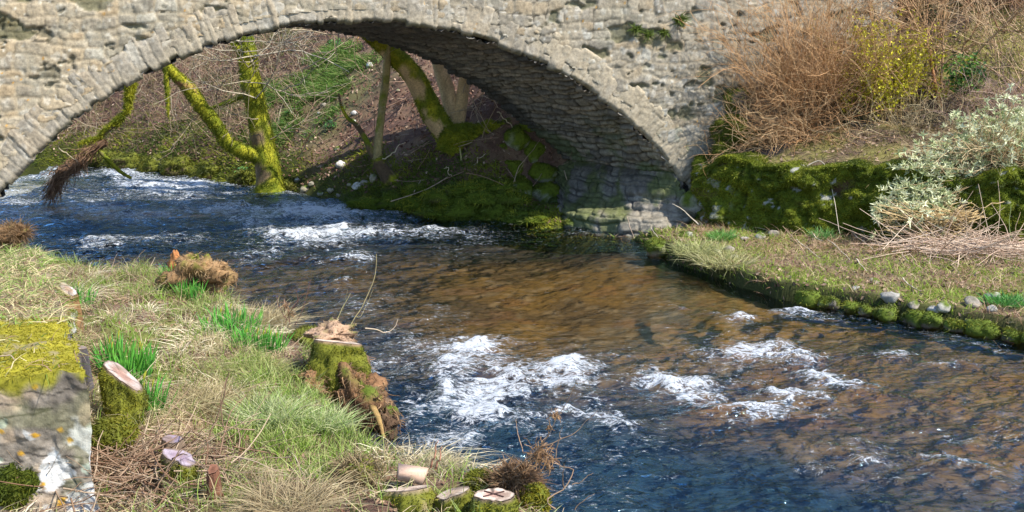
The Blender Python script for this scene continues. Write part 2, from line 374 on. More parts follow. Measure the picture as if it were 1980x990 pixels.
hV, hF, hC = heightfield('hillside', zh, -26, 8.5, 20.0, 56, .085, col_hill, M_soil, lambda x, y: (far_sd(x, y) > -.8) & ((x - P0[0]) * NB[0] + (y - P0[1]) * NB[1] > -.9 + 2.6 * ss(6.0, 6.3, (x - P0[0]) * E_[0] + (y - P0[1]) * E_[1])))
# riverbed
xs = np.arange(-26, 16, .07); ys = np.arange(3, 50, .07); X, Y = np.meshgrid(xs, ys, indexing='ij')
keep = (left_sd(X, Y) < .5) & (far_sd(X, Y) < .5)
f1, f2, ci = cells(X * 2.6 + .4 * fbm(X, Y, seed=71), Y * 2.6, seed=72); g1, g2, cj = cells(X * 6.1, Y * 6.1, seed=73)
Z = bed(X, Y) + .05 * np.clip(.5 - f1, 0, 1) + .03 * np.clip(.5 - g1, 0, 1)
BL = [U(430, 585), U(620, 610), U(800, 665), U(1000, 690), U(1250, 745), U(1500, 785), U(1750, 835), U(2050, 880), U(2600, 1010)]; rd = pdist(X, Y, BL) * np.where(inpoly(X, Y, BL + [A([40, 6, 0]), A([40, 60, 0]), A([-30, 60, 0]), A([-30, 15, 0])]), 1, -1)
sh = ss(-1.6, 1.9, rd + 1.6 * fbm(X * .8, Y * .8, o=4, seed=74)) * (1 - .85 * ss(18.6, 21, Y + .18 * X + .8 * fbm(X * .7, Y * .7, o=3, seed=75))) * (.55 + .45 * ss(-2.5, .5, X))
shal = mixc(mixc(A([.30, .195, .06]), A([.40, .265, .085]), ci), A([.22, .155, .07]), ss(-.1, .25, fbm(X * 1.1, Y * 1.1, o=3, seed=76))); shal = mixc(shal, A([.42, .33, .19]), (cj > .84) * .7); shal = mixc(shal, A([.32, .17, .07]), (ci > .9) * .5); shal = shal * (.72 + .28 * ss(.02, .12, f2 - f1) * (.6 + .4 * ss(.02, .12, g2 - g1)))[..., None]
cb = mixc(mixc(A([.012, .042, .085]), A([.032, .038, .042]), ss(15, 20, Y)), shal * A([.60, .58, .60]), sh)  # sky's blue reflection painted into the near bed, dark reflections into the upstream bed
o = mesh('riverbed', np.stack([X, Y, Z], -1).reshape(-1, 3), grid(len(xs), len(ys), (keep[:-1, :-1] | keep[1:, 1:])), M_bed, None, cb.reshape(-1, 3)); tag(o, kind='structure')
# water
ys = [3.2]
while ys[-1] < 48: ys.append(ys[-1] + .012 + .0017 * ys[-1])
ys = A(ys); xs = np.concatenate([np.arange(-24, -9, .08), np.arange(-9, 7.5, .03), np.arange(7.5, 15, .09)]); X, Y = np.meshgrid(xs, ys, indexing='ij')
keep = (left_sd(X, Y) < .25) & (far_sd(X, Y) < .35)
FOAM = [(335, 362, 75, 13, .75), (210, 340, 60, 6, .35), (605, 412, 95, 13, .8), (600, 455, 90, 18, .95), (760, 455, 150, 10, .95), (400, 408, 60, 8, .45), (190, 470, 110, 9, .45), (330, 462, 80, 13, .55), (510, 495, 55, 14, .6),
        (110, 410, 90, 8, .35), (260, 430, 90, 7, .35), (450, 440, 90, 10, .4), (120, 500, 60, 8, .35), (675, 505, 34, 8, .85), (662, 548, 22, 9, .65), (730, 580, 40, 18, .4), (905, 687, 55, 26, 1.05), (850, 668, 70, 12, .6), (1095, 727, 48, 22, 1.05), (1000, 752, 75, 24, 1.05),
        (910, 795, 85, 30, 1.05), (850, 845, 70, 26, .6), (790, 690, 90, 60, .42), (865, 745, 36, 28, .85), (800, 760, 80, 60, .4), (1310, 750, 75, 22, 1.05), (1260, 745, 60, 20, .7), (1500, 690, 70, 24, 1.1), (1430, 695, 110, 18, .55), (1425, 618, 28, 12, .65), (1570, 615, 50, 12, .85),
        (1325, 602, 20, 10, .5), (1500, 790, 95, 13, 1.0), (1605, 742, 50, 17, .8), (1390, 780, 40, 12, .7), (1130, 803, 75, 9, .7), (1205, 820, 30, 15, .75), (1665, 873, 45, 10, .7), (1730, 905, 70, 12, .55), (1830, 893, 50, 8, .65),
        (1575, 895, 28, 14, .55), (1720, 695, 40, 9, .55), (1840, 710, 60, 7, .5), (1370, 650, 120, 30, .22), (1150, 690, 120, 40, .25), (1040, 790, 60, 14, .5), (1290, 925, 40, 8, .4), (1430, 735, 60, 14, .45), (1550, 740, 60, 12, .3), (820, 600, 60, 10, .35), (860, 620, 120, 12, .2), (930, 900, 60, 10, .3), (780, 640, 50, 20, .4)]
foam = np.zeros_like(X); wx = X + .3 * fbm(X * 2., Y * 2., o=4, seed=81); wy = Y + .5 * fbm(X * 2., Y * 2., o=4, seed=82)
for px, py, rx, ry, s in FOAM:
    c = U(px, py); a = U(px + rx, py); b1 = U(px, py - ry); b2 = U(px, py + ry); ax = abs(a[0] - c[0]); by = abs(b1[1] - b2[1]) * .5
    q = ((wx - c[0]) / ax)**2 + ((wy - c[1]) / by)**2
    foam = np.maximum(foam, s * np.exp(-q * .75)) + .16 * s * np.exp(-q * .28)
flow = norm(A([.42, -1, 0])); fu = X * flow[0] + Y * flow[1]; fv = -X * flow[1] + Y * flow[0]
rag = ss(.0, .35, fbm(fu * .6, fv * 1.1, o=3, seed=83))
calm = ss(1.25, .5, np.hypot((X - 1.5) / 3.6, (Y - 15.9) / 4.2)); up = ss(21, 24, Y)
foam = foam * (.78 + .75 * fbm(wx * 3.2, wy * 4.5, o=4, seed=89)); foam = np.clip(foam, 0, 1.1) * .80 + (.22 * rag + .26 * up * ss(-1.0, -3.5, X)) * (1 - calm)
rdw = pdist(X, Y, right_line)
wav = .11 * fbm(fu * 1.3, fv * .8, o=2, seed=84) + .08 * fbm(fu * 3.1, fv * 2.0, o=3, seed=85) + .035 * fbm(fu * 8, fv * 6, o=3, seed=86)
wav = wav * (1 - .88 * np.maximum(calm, .55 * ss(3.5, 1.5, rdw))) * .75
Z = wav + .10 * np.clip(foam, 0, 1) * (1 + .5 * vn(fu * 5, fv * 5, seed=87)) + .05 * np.clip(foam - .3, 0, 1) * np.abs(fbm(X * 12, Y * 12, o=3, seed=88))
o = mesh('water', np.stack([X, Y, Z], -1).reshape(-1, 3), grid(len(xs), len(ys), (keep[:-1, :-1] | keep[1:, 1:])), M_water, None, None, attrs={'foam': foam.ravel(), 'chop': (.72 - .60 * calm).ravel()}); tag(o, kind='structure')

# ------------------------------------------------------------------ BRIDGE
bridge = empty('stone_bridge', P0, 'old single arch stone bridge with grey lichen spotted rubble spanning the river', 'bridge')
TAN = A([.30, .26, .20]); 
def stone_col(idr, id2, e, u, v, seed, mort=.03, lich=1.):
    c = mixc(A([.36, .325, .265]), A([.235, .215, .185]), idr); c = mixc(c, A([.38, .30, .20]), (id2 > .8) * .75); c = mixc(c, A([.47, .46, .42]), (id2 < .12) * .8)
    c = c * (1 + .35 * fbm(u * 7, v * 7, o=4, seed=seed)[..., None])
    mo = A([.345, .30, .23]); sm = ss(-.2, .2, fbm(u * .8, v * .8, o=4, seed=seed + 1))     # mortar smeared over the stones
    c = mixc(c, mo, np.maximum(ss(mort, mort * .3, e) * .8, .85 * sm * ss(-.3, .1, fbm(u * 5, v * 5, o=3, seed=seed + 2))))
    l1, l2, li = cells(u * 5.5 + .3 * vn(u * 9, v * 9, seed=3), v * 5.5 + .3 * vn(u * 9, v * 9, seed=4), seed=seed + 3)
    k = ss(.30, .2, l1 / (.5 + li)) * (li > .74) * lich; c = mixc(c, A([.44, .42, .38]), k * .7)
    m1, _, mi = cells(u * 9, v * 9, seed=seed + 4); c = mixc(c, A([.52, .51, .47]), ss(.3, .15, m1) * (mi > .91) * .8 * lich); c = mixc(c, A([.50, .27, .04]), ss(.22, .1, m1) * (mi < .022) * lich)
    return c
us = np.arange(-15, 11.0, .026); zs = np.arange(-.7, 4.92, .026); Uu, Zz = np.meshgrid(us, zs, indexing='ij')
RING = .68
e, i1, i2 = rubble(Uu, Zz, .165, .34, 11, .11, .65)
# the stones above the arch are small, thin and heavily pointed with mortar
hgt = .014 * ss(0, .03, e) + .022 * (i1 - .5) + .022 * fbm(Uu * 6, Zz * 6, o=4, seed=20) + .012 * fbm(Uu * 18, Zz * 18, o=2, seed=21)
c = stone_col(i1, i2, e, Uu, Zz, 100) * A([.93, .885, .80])
crk = ss(.010, .003, e) * ss(.12, .3, fbm(Uu * 1.3, Zz * 1.3, o=3, seed=22)); c = mixc(c, A([.07, .06, .045]), crk * .85); dk = ss(.22, .34, fbm(Uu * 1.6, Zz * 2.6, o=4, seed=23)); c = mixc(c, A([.085, .085, .04]), dk * .75); hgt = hgt - .05 * dk
hole = ss(.40, .47, fbm(Uu * 3.1, Zz * 5.2, o=4, seed=24)); c = mixc(c, A([.07, .065, .04]), hole * .7); hgt = hgt - .04 * hole
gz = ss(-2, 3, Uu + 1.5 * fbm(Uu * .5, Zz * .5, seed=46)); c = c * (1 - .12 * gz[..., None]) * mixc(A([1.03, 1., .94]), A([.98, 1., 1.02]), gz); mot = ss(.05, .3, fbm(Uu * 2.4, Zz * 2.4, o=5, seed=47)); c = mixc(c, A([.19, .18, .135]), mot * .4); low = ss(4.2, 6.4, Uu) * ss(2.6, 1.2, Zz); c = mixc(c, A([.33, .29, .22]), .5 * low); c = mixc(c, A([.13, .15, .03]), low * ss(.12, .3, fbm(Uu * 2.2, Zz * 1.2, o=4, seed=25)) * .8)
rad = np.hypot(Uu - UC, Zz - ZC); keep = (rad > RR + RING * .35) & (Zz > -.65)
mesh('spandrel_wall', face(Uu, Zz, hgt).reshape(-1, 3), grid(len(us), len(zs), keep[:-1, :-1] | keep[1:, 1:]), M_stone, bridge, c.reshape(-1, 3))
a0 = math.acos((-.75 - ZC) / RR) ; ang = np.arange(-a0, a0, .021 / RR); rs = np.linspace(0, RING, 28); Aa, Rs = np.meshgrid(ang, rs, indexing='ij'); S_ = Aa * RR
e, i1, i2 = rubble(Rs + 40, S_, .175, 1.0, 12, .035, .5)
jag = .085 * (i1 - .5) + .02 * fbm(S_ * 7, Rs * 7, o=3, seed=26); rr = RR + jag * (1 - Rs / RING) + Rs
hgt = .0 + .014 * ss(0, .02, e) + .026 * (i2 - .5) + .03 * fbm(S_ * 5, Rs * 3, o=4, seed=27) + .012 * fbm(S_ * 20, Rs * 20, o=2, seed=28) - .06 * ss(.1, 0, Rs) * (1 - ss(0, .1, Rs))
hgt = hgt - .06 * ss(-.03, .07, Rs - RING * (.70 + .26 * i1[:, :1]))
hgt = np.where(rs[None, :] >= RING - .02, hgt - .06, hgt); hgt[:, 0] -= .03
c = stone_col(i1, i2, e, S_, Rs, 140, .028); c = mixc(c, mixc(A([.23, .21, .18]), A([.34, .305, .25]), i1), .5)
crv = ss(.012, .002, e) * ss(.0, .3, fbm(S_ * 1.2, Rs, o=3, seed=29)); c = mixc(c, A([.06, .055, .04]), crv * .9)
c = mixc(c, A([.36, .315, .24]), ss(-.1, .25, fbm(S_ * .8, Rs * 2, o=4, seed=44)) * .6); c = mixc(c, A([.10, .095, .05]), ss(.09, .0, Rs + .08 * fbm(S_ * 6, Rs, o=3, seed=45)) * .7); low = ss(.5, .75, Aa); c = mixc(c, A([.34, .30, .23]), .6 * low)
Uu_, Zz_ = UC + rr * np.sin(Aa), ZC + rr * np.cos(Aa)
c = c * A([.92, .88, .80]); mesh('arch_ring', face(Uu_, Zz_, hgt).reshape(-1, 3), grid(len(ang), len(rs)), M_stone, bridge, c.reshape(-1, 3))
ws = np.arange(0, BW + .01, .035); ang = np.arange(-a0, a0, .03 / RR); Aa, Ww = np.meshgrid(ang, ws, indexing='ij'); S_ = Aa * RR
e, i1, i2 = rubble(Ww, S_, .15, .5, 13, .06, .5)
hgt = .055 * ss(0, .05, e) + .07 * (i1 - .5) + .04 * fbm(S_ * 4, Ww * 4, o=4, seed=30); rr = RR + .045 - hgt
c = mixc(A([.29, .26, .21]), A([.135, .12, .10]), i1); c = mixc(c, A([.31, .26, .2]), (i2 > .75) * .7) * (1 + .4 * fbm(S_ * 8, Ww * 8, o=3, seed=31)[..., None]); c = mixc(c, A([.03, .028, .025]), ss(.03, .005, e) * .8)
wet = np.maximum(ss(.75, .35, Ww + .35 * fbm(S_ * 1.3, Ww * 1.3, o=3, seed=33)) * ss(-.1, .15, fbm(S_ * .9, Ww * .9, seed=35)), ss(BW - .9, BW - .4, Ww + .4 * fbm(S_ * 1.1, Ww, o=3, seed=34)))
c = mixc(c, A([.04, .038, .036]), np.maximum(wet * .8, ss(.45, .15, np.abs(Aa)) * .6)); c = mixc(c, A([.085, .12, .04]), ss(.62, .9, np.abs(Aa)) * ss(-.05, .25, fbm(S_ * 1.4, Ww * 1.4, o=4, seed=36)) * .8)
c = mixc(c, A([.27, .25, .21]), ss(.86, .95, Aa) * ss(.6, 1.6, Ww) * .5)
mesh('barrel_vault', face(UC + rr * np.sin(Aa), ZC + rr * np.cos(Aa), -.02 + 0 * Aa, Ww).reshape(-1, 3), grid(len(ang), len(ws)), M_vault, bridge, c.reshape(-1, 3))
# battered masonry foot that carries the barrel down into the water on the right
wpt = spline([A([1.05, 23.2, 0]), A([1.0, 22.2, 0]), A([1.2, 21.7, 0]), A([1.8, 21.2, 0]), A([2.5, 20.75, 0]), A([3.2, 20.95, 0]), A([3.8, 21.6, 0])], 170)
wv = np.interp(np.linspace(0, 1, 170), [0, .2, .45, .7, .88, 1], [BW * .97, BW * .8, BW * .5, BW * .2, .05, .01]); vz = 1.15; vu = UC + math.sqrt(RR**2 - (vz - ZC)**2) + .05
vpt = face(vu + 0 * wv, vz + 0 * wv, 0 * wv, wv); vv = np.linspace(0, 1, 90); sg = np.concatenate([[0], np.cumsum(np.linalg.norm(np.diff(wpt, axis=0), axis=1))]); Sg, Vg = np.meshgrid(sg, vv, indexing='ij')
hprof = np.interp(vv, [0, .36, .40, .52, 1], [0, .10, .16, .52, 1.]); zprof = np.interp(vv, [0, .36, .40, .52, 1], [-.35, .27, .31, .40, vz])
Vf = wpt[:, None] * (1 - hprof[None, :, None]) + vpt[:, None] * hprof[None, :, None]; Vf[..., 2] = zprof[None]; tn = norm(np.gradient(wpt, axis=0)); on_ = np.stack([-tn[:, 1], tn[:, 0], 0 * tn[:, 0]], -1) * -1
e, i1, i2 = rubble(Sg, Vg * 1.7, .14, .48, 17, .06, .5); bl = (.045 * ss(0, .04, e) + .07 * (i1 - .5) + .09 * fbm(Sg * 2.5, Vg * 3.5, o=5, seed=37)) * ss(1, .85, Vg) - .06 * ss(.8, 1, Vg)
if (on_[85] @ (vpt[85] - wpt[85])) > 0: on_ = -on_
Vf = Vf + on_[:, None] * bl[..., None] + A([0, 0, .6]) * (bl * ss(.3, .4, Vg))[..., None]
c = mixc(A([.23, .205, .165]), A([.12, .105, .085]), i1) * (1 + .6 * fbm(Sg * 9, Vg * 9, o=4, seed=38)[..., None]); c = mixc(c, A([.24, .21, .155]), ss(1.6, 2.6, Sg) * ss(.62, .4, Vg) * .8); c = mixc(c, A([.04, .035, .03]), ss(.022, .004, e) * .7 * ss(-.1, .1, fbm(Sg * 1.5, Vg * 2, seed=48))); c = mixc(c, A([.085, .105, .02]), ss(-.1, .2, fbm(Sg * 1.6, Vg * 2.5, o=4, seed=39) + .25 * ss(2.2, .8, Sg) - .1) * .75); c = mixc(c, A([.06, .05, .04]), ss(.16, .2, .36 - Vg * .9 + .1 * fbm(Sg * 3, Vg * 3, seed=40)) * .8)
mesh('footing', Vf.reshape(-1, 3), grid(170, 90)[:, ::-1], M_vault, bridge, c.reshape(-1, 3))
# far side, deck and parapets (seen only from elsewhere, they throw the bridge's shadow)
us = np.arange(-15, 11, .12); zs = np.arange(-.7, 4.92, .12); Uu, Zz = np.meshgrid(us, zs, indexing='ij'); rad = np.hypot(Uu - UC, Zz - ZC); keep = rad > RR - .02
e, i1, i2 = rubble(Uu, Zz, .25, .5, 15)
mesh('rear_wall', face(Uu, Zz, 0 * Uu, BW + 0 * Uu).reshape(-1, 3), grid(len(us), len(zs), keep[:-1, :-1] & keep[1:, 1:]), M_stone, bridge, stone_col(i1, i2, e, Uu, Zz, 160).reshape(-1, 3))
b = Bag()
def boxuw(u0, u1, z0, z1, w0, w1, c):
    q = A([face(A(u), A(z), A(0.), A(w)) for u in (u0, u1) for z in (z0, z1) for w in (w0, w1)]).reshape(8, 3)
    b.add(q, A([[0, 1, 3, 2], [4, 6, 7, 5], [0, 4, 5, 1], [2, 3, 7, 6], [0, 2, 6, 4], [1, 5, 7, 3]]), c)
boxuw(-15, 10.95, 4.78, 4.86, .03, BW - .03, [.09, .085, .08]); b.build('deck', M_stone, bridge, False)
for w0, w1 in ((-.06, .42), (BW - .42, BW + .06)):
    b = Bag(); boxuw(-15.03, 11.0, 4.925, 5.03, w0, w1, [.33, .31, .27]); b.build('coping', M_stone, bridge, False)

# ------------------------------------------------------------------ generators
def sphere_rock(c, r, seed, moss=0., base=(.30, .28, .25), n=26, flat=.75, rot=0., ang=.25, mossc=MOSS):
    th = np.linspace(0, 2 * np.pi, n, endpoint=False); ph = np.linspace(.001, np.pi - .001, n * 2 // 3); T, Pp = np.meshgrid(th, ph, indexing='ij')
    d = np.stack([np.cos(T) * np.sin(Pp), np.sin(T) * np.sin(Pp), np.cos(Pp)], -1)
    rs_ = np.random.default_rng(seed); k = np.ones(T.shape)
    for _ in range(9):                                              # planar facets
        nn = rdir(1, rs_)[0]; h = .62 + .3 * rs_.random(); k = np.minimum(k, np.where(d @ nn > .05, h / np.maximum(d @ nn, .05), 9))
    k = k * (1 + ang * fbm(d[..., 0] * 2.2 + seed, d[..., 1] * 2.2, d[..., 2] * 2.2, o=4, seed=seed))
    r = np.asarray(r, float) * np.ones(3); P = d * k[..., None] * r * A([1, 1, flat]); cr, sr = math.cos(rot), math.sin(rot)
    P = np.stack([P[..., 0] * cr - P[..., 1] * sr, P[..., 0] * sr + P[..., 1] * cr, P[..., 2]], -1) + c
    col = np.asarray(base) * (1 + .3 * fbm(P[..., 0] * 6, P[..., 1] * 6, P[..., 2] * 6, seed=seed)[..., None] * 1.5)
    if moss > 0: col = mixc(col, np.asarray(mossc), ss(.25, -.1, fbm(P[..., 0] * 5, P[..., 1] * 5, P[..., 2] * 5, seed=seed + 3) + .6 - moss - .35 * d[..., 2]))
    return P.reshape(-1, 3), grid(n, len(ph), None, True)[:, ::-1], col.reshape(-1, 3)
def fuzz(name, V, F, n, parent, rng, c1=MOSS, c2=YMOSS, L=.035, w=None, wd=.007, up=.25, mat=None, sc=4.):
    P, N, _ = scatter(V, F, n, rng, w)
    t = ss(-.3, .4, fbm(P[:, 0] * sc, P[:, 1] * sc, P[:, 2] * sc, o=3, seed=9)) * (.5 + rng.random(n) * .6)
    v, f, c = blades(P, N, L * (.5 + rng.random(n)), wd, mixc(c1, c2, np.clip(t, 0, 1)), rng, .5, up, .45)
    return tag(Bag().add(v, f, c.reshape(-1, 3)).build(name, mat or M_grass, parent), kind='stuff')
def stump(px, py, z, dia, h, tilt, seed, label, cut=(.52, .40, .32), heart=(.34, .17, .11), moss=.5, group=None, mark=False, bark=(.17, .12, .08), flare=1.35, d=None, oval=1., nf=2500):
    """a sawn tree stump whose cut face is centred on pixel px, py at height z; tilt = (towards x, towards y) slope of the cut"""
    top = U(px, py, z) if d is None else D(px, py, d); rng = np.random.default_rng(seed)
    t = empty('tree_stump', top - A([0, 0, h]), label, 'stump', group); n = 48; m = 16; th = np.linspace(0, 2 * np.pi, n, endpoint=False); tt = np.linspace(0, 1, m); T, K = np.meshgrid(th, tt, indexing='ij')
    r0 = dia / 2 * (1 + .10 * np.sin(2 * T + seed) + .07 * np.sin(3 * T + 2 * seed) + .30 * fbm(np.cos(T) * 2 + seed, np.sin(T) * 2, o=3, seed=seed)) * (1 + (flare - 1) * (1 - K)**2.2) * (1 + .10 * np.sin(np.pi * np.clip(K * 1.02, 0, 1))) * (1 - .10 * ss(.86, 1, K)) * (1 + .22 * (1 - K * .8) * fbm(np.cos(T) * 2.5, np.sin(T) * 2.5, K * 3, o=3, seed=seed + 1) * 1.4)
    r0 = r0 * (1 + .6 * moss * ss(1, .8, K) * fbm(np.cos(T) * 1.8 + 9 * seed, np.sin(T) * 1.8, K * 2.5, o=4, seed=seed + 9)); x, y = r0 * np.cos(T), r0 * np.sin(T) * oval; zt = x * tilt[0] + y * tilt[1]
    z_ = -h * (1 - K) + zt * K - .12 * (1 - K)**4 * 2
    V = np.stack([x, y, z_], -1) + top; ms = ss(.1, -.15, fbm(V[..., 0] * 4, V[..., 1] * 4, V[..., 2] * 4, o=3, seed=seed + 2) + .45 - moss - .1 * K)
    ms = ms * (K < .97)
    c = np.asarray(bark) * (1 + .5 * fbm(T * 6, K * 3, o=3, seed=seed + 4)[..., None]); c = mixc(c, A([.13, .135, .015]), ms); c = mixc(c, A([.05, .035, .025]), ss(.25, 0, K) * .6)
    F = grid(n, m, None, True); Vb = V.reshape(-1, 3)
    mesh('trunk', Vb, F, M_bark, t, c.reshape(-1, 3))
    if moss > .05: fuzz('moss', Vb, F, nf, t, rng, w=ms.reshape(-1), L=.014, wd=.007, up=.0, c1=A([.05, .06, .006]), c2=A([.30, .28, .02]), sc=11.)
    q = np.linspace(0, 1, 22); T2, Qq = np.meshgrid(th, q, indexing='ij'); xr = x[:, -1:] * Qq; yr = y[:, -1:] * Qq
    Vc = np.stack([xr, yr, xr * tilt[0] + yr * tilt[1] + .004 + .002 * np.sin(Qq * 60 + 3 * fbm(xr * 20, yr * 20, seed=seed))], -1) + top
    hk = .8 * ss(.75, .3, Qq + .2 * fbm(np.cos(T2) * 1.5, np.sin(T2) * 1.5, o=3, seed=seed + 6)); cc = mixc(np.asarray(cut), np.asarray(heart), hk) * (1 + .10 * np.sin(Qq * 55 + 2 * fbm(xr * 20, yr * 20, seed=seed)) + .35 * fbm(xr * 30, yr * 30, o=3, seed=seed + 7))[..., None]
    cc = mixc(cc, A([.20, .14, .10]), .75 * ss(.0, .3, fbm(xr * 14 + seed, yr * 14, o=4, seed=seed + 13))); cc = cc * (1 - .75 * ss(.05, .0, np.abs(fbm(np.cos(T2) * 2.2 + seed, np.sin(T2) * 2.2, o=2, seed=seed + 15))) * ss(.1, .4, Qq))[..., None]; cc = mixc(cc, A([.12, .085, .06]), ss(.88, .98, Qq + .12 * fbm(xr * 25, yr * 25, o=3, seed=seed + 11)) * .85)
    cf = mesh('cut_face', Vc.reshape(-1, 3), grid(n, 22, None, True), M_wood, t, cc.reshape(-1, 3))
    if mark:
        bb = Bag()
        for a in (.55, -.62):
            s = np.linspace(-.62, .62, 9) * dia / 2; bx, by = s * math.cos(a), s * math.sin(a) * oval; pts = np.stack([bx, by, bx * tilt[0] + by * tilt[1] + .006], -1) + top
            v, f, c_ = tubes(pts[None], np.full((1, 9), .0055), A([.05, .025, .02]), 6); bb.add(v, f, c_)
        bb.build('cut_mark', M_wood, cf)
    return t
def twig_thing(name, lines, rad, c, label, cat, parent=None, group=None, n=14, wob=.02, seed=1, mat=None, sides=5):
    """one twig or dead stem: main line(s) given in world points, one mesh"""
    rng = np.random.default_rng(seed); b = Bag()
    for k, pts in enumerate(lines):
        P = spline(pts, n); P = P + wob * np.stack([fbm(np.arange(n) * .5, np.full(n, k * 3.3 + a * 9), o=2, seed=seed) for a in range(3)], -1)
        R = np.linspace(rad, rad * .35, n) * (1 if k == 0 else .7); v, f, cc = tubes(P[None], R[None], A(c), sides); b.add(v, f, cc)
    o = b.build(name, mat or M_twig, parent)
    return tag(o, label, cat, group) if parent is None else o

# ------------------------------------------------------------------ THINGS: left bank
PXD = lambda px, d: px * d / F_
rng = np.random.default_rng(21)
# near wall
WC = U(160, 720, 1.6); WD = norm(A([-.48, 1, 0])); WE = norm(A([-1, -.12, 0]))
nw = empty('stone_wall', WC - A([0, 0, 1.4]), 'lichen blotched stone wall with a yellow moss top at the lower left', 'wall')
def wallpt(s, t, h): return WC + s[..., None] * WE + t[..., None] * WD + (h - 1.6)[..., None] * A([0, 0, 1.])
def wdisp(V, amp=1.):
    x, y, z = V[..., 0], V[..., 1], V[..., 2]
    return V + amp * np.stack([.05 * fbm(x * 3, y * 3, z * 3, o=5, seed=201 + k) + .03 * fbm(x * 11, y * 11, z * 11, o=3, seed=211 + k) for k in range(3)], -1)
def wcol(V):
    x, y, z = V[..., 0], V[..., 1], V[..., 2]; q = x - y * .6
    c = mixc(A([.23, .195, .155]), A([.15, .125, .10]), ss(-.2, .25, fbm(q * 3, z * 3, o=4, seed=221))); c = mixc(c, A([.30, .23, .16]), ss(.1, .3, fbm(q * 5, z * 4, o=3, seed=222)))
    c = c * (1 + .55 * fbm(q * 16, z * 16, o=4, seed=223)[..., None])
    crack = np.abs(fbm(q * 1.2, z * 3.2, o=4, seed=224)); c = mixc(c, A([.05, .042, .035]), ss(.022, .004, crack))
    l1, l2, li = cells(q * 9 + .6 * fbm(q * 9, z * 9, seed=225), z * 9 + .6 * fbm(q * 9, z * 9, seed=226), seed=227)
    c = mixc(c, A([.58, .57, .54]), ss(.34, .27, l1) * (li > .80 + .3 * ss(1.15, 1.45, z)) * .7); c = mixc(c, A([.36, .40, .31]), ss(.36, .3, l1) * (li < .12) * .8)
    wp = ss(.10, .16, fbm(q * 5, z * 5, o=5, seed=228) - .14 * ss(.9, 1.35, z) + .12 * ss(.5, .1, np.hypot(x - WC[0], 0))) * ss(1.42, 1.2, z); c = mixc(c, A([.60, .59, .56]), wp * .8)
    m1, _, mi = cells(q * 15, z * 15, seed=229); c = mixc(c, A([.50, .27, .03]), ss(.3, .22, m1) * (mi > .93))
    gs = ss(.15, .3, fbm(q * 2.2, z * 2.2, o=4, seed=230)) * .35; return mixc(c, A([.15, .16, .06]), gs)
s = np.linspace(0, 1.7, 150); h = np.linspace(.15, 1.6, 130); S1, H1 = np.meshgrid(s, h, indexing='ij'); Va = wdisp(wallpt(S1 - .03 * (1.6 - H1), 0 * S1 - .05 * (1.6 - H1), H1)); ca = wcol(Va); mfz = ss(.10, .02, (1.6 - H1) + .10 * fbm(S1 * 9, H1 * 0, o=4, seed=238)); ca = mixc(ca, A([.22, .20, .02]), mfz)
bb = Bag().add(Va, grid(150, 130), ca)
t_ = np.linspace(0, 4.6, 260); T1, H1 = np.meshgrid(t_, h, indexing='ij'); Vb = wdisp(wallpt(0 * T1 - .03 * (1.6 - H1), T1 - .05 * (1.6 - H1) * ss(.3, 0, T1), H1)); bb.add(Vb, grid(260, 130)[:, ::-1], wcol(Vb))
S2, T2 = np.meshgrid(s, t_, indexing='ij'); Vt = wdisp(wallpt(S2, T2, 1.6 + 0 * S2)); ct = mixc(A([.22, .17, .11]), A([.15, .12, .07]), ss(-.2, .2, fbm(Vt[..., 0] * 4, Vt[..., 1] * 4, seed=231)))
mz = ss(1.75, 1.5, T2 + .5 * fbm(S2 * 2, T2 * 2, o=3, seed=232)) * ss(.75, .45, S2 - .5 * ss(.7, .2, T2) * 2 + .6 * fbm(S2 * 2.5, T2 * 2.5, o=3, seed=233)) ; mz = mz * (.35 + .65 * ss(-.3, -.1, fbm(S2 * 3.5, T2 * 3.5, o=4, seed=234))); mz = np.maximum(mz, ss(1.7, 1.4, T2) * ss(.42, .28, S2 - .8 * ss(1.0, .3, T2) + .15 * fbm(S2 * 3, T2 * 3, o=3, seed=239)))
mz = np.maximum(mz, .9 * ss(.55, .3, T2 + .5 * fbm(S2 * 3, T2 * 3, o=4, seed=235))); mz = mz * (.25 + .75 * ss(-.6, -.35, fbm(S2 * 7, T2 * 7, o=3, seed=237)))
ct = mixc(ct, A([.26, .23, .02]), mz); bb.add(Vt, grid(150, 260), ct); bb.build('stonework', M_stone, nw)
fuzz('moss_cap', Vt.reshape(-1, 3), grid(150, 260), 26000, nw, rng, A([.24, .21, .015]), A([.42, .36, .03]), .022, mz.reshape(-1) * (T2 < 2.2).reshape(-1) + .0, .007, .4)
v, f, c = sphere_rock(D(20, 965, WC[1] - .02) + A([0, .05, 0]), (.22, .16, .26), 5, 1., flat=1.0, ang=.35, n=40); cu = mesh('moss_cushion', v, f, M_moss, nw, c * 0 + A([.05, .065, .008])); fuzz('moss_tuft', v, f, 5000, cu, rng, A([.06, .085, .008]), A([.16, .17, .015]), .03)
P, N, _ = scatter(Vt.reshape(-1, 3), grid(150, 260), 30000, rng, ss(1.3, 2.0, T2 + .3 * fbm(S2 * 2, T2 * 2, seed=236)).reshape(-1) + .06)
g = rng.random(30000) + .35 * fbm(P[:, 0] * 2, P[:, 1] * 2, o=3, seed=240) + .25 * ss(9.5, 8, P[:, 1]); v, f, c = blades(P, N, .05 + .12 * rng.random(30000), .007, mixc(mixc(A([.20, .30, .05]), A([.62, .52, .28]), ss(.4, .65, g)), A([.30, .19, .11]), ss(.85, .95, g)), rng, .9, .4, .6)
Bag().add(v, f, c).build('dry_grass', M_grass, nw)
fuzz('moss_fringe', Va.reshape(-1, 3), grid(150, 130), 9000, nw, rng, A([.16, .16, .015]), A([.38, .34, .03]), .03, mfz.reshape(-1), .008, -.3)
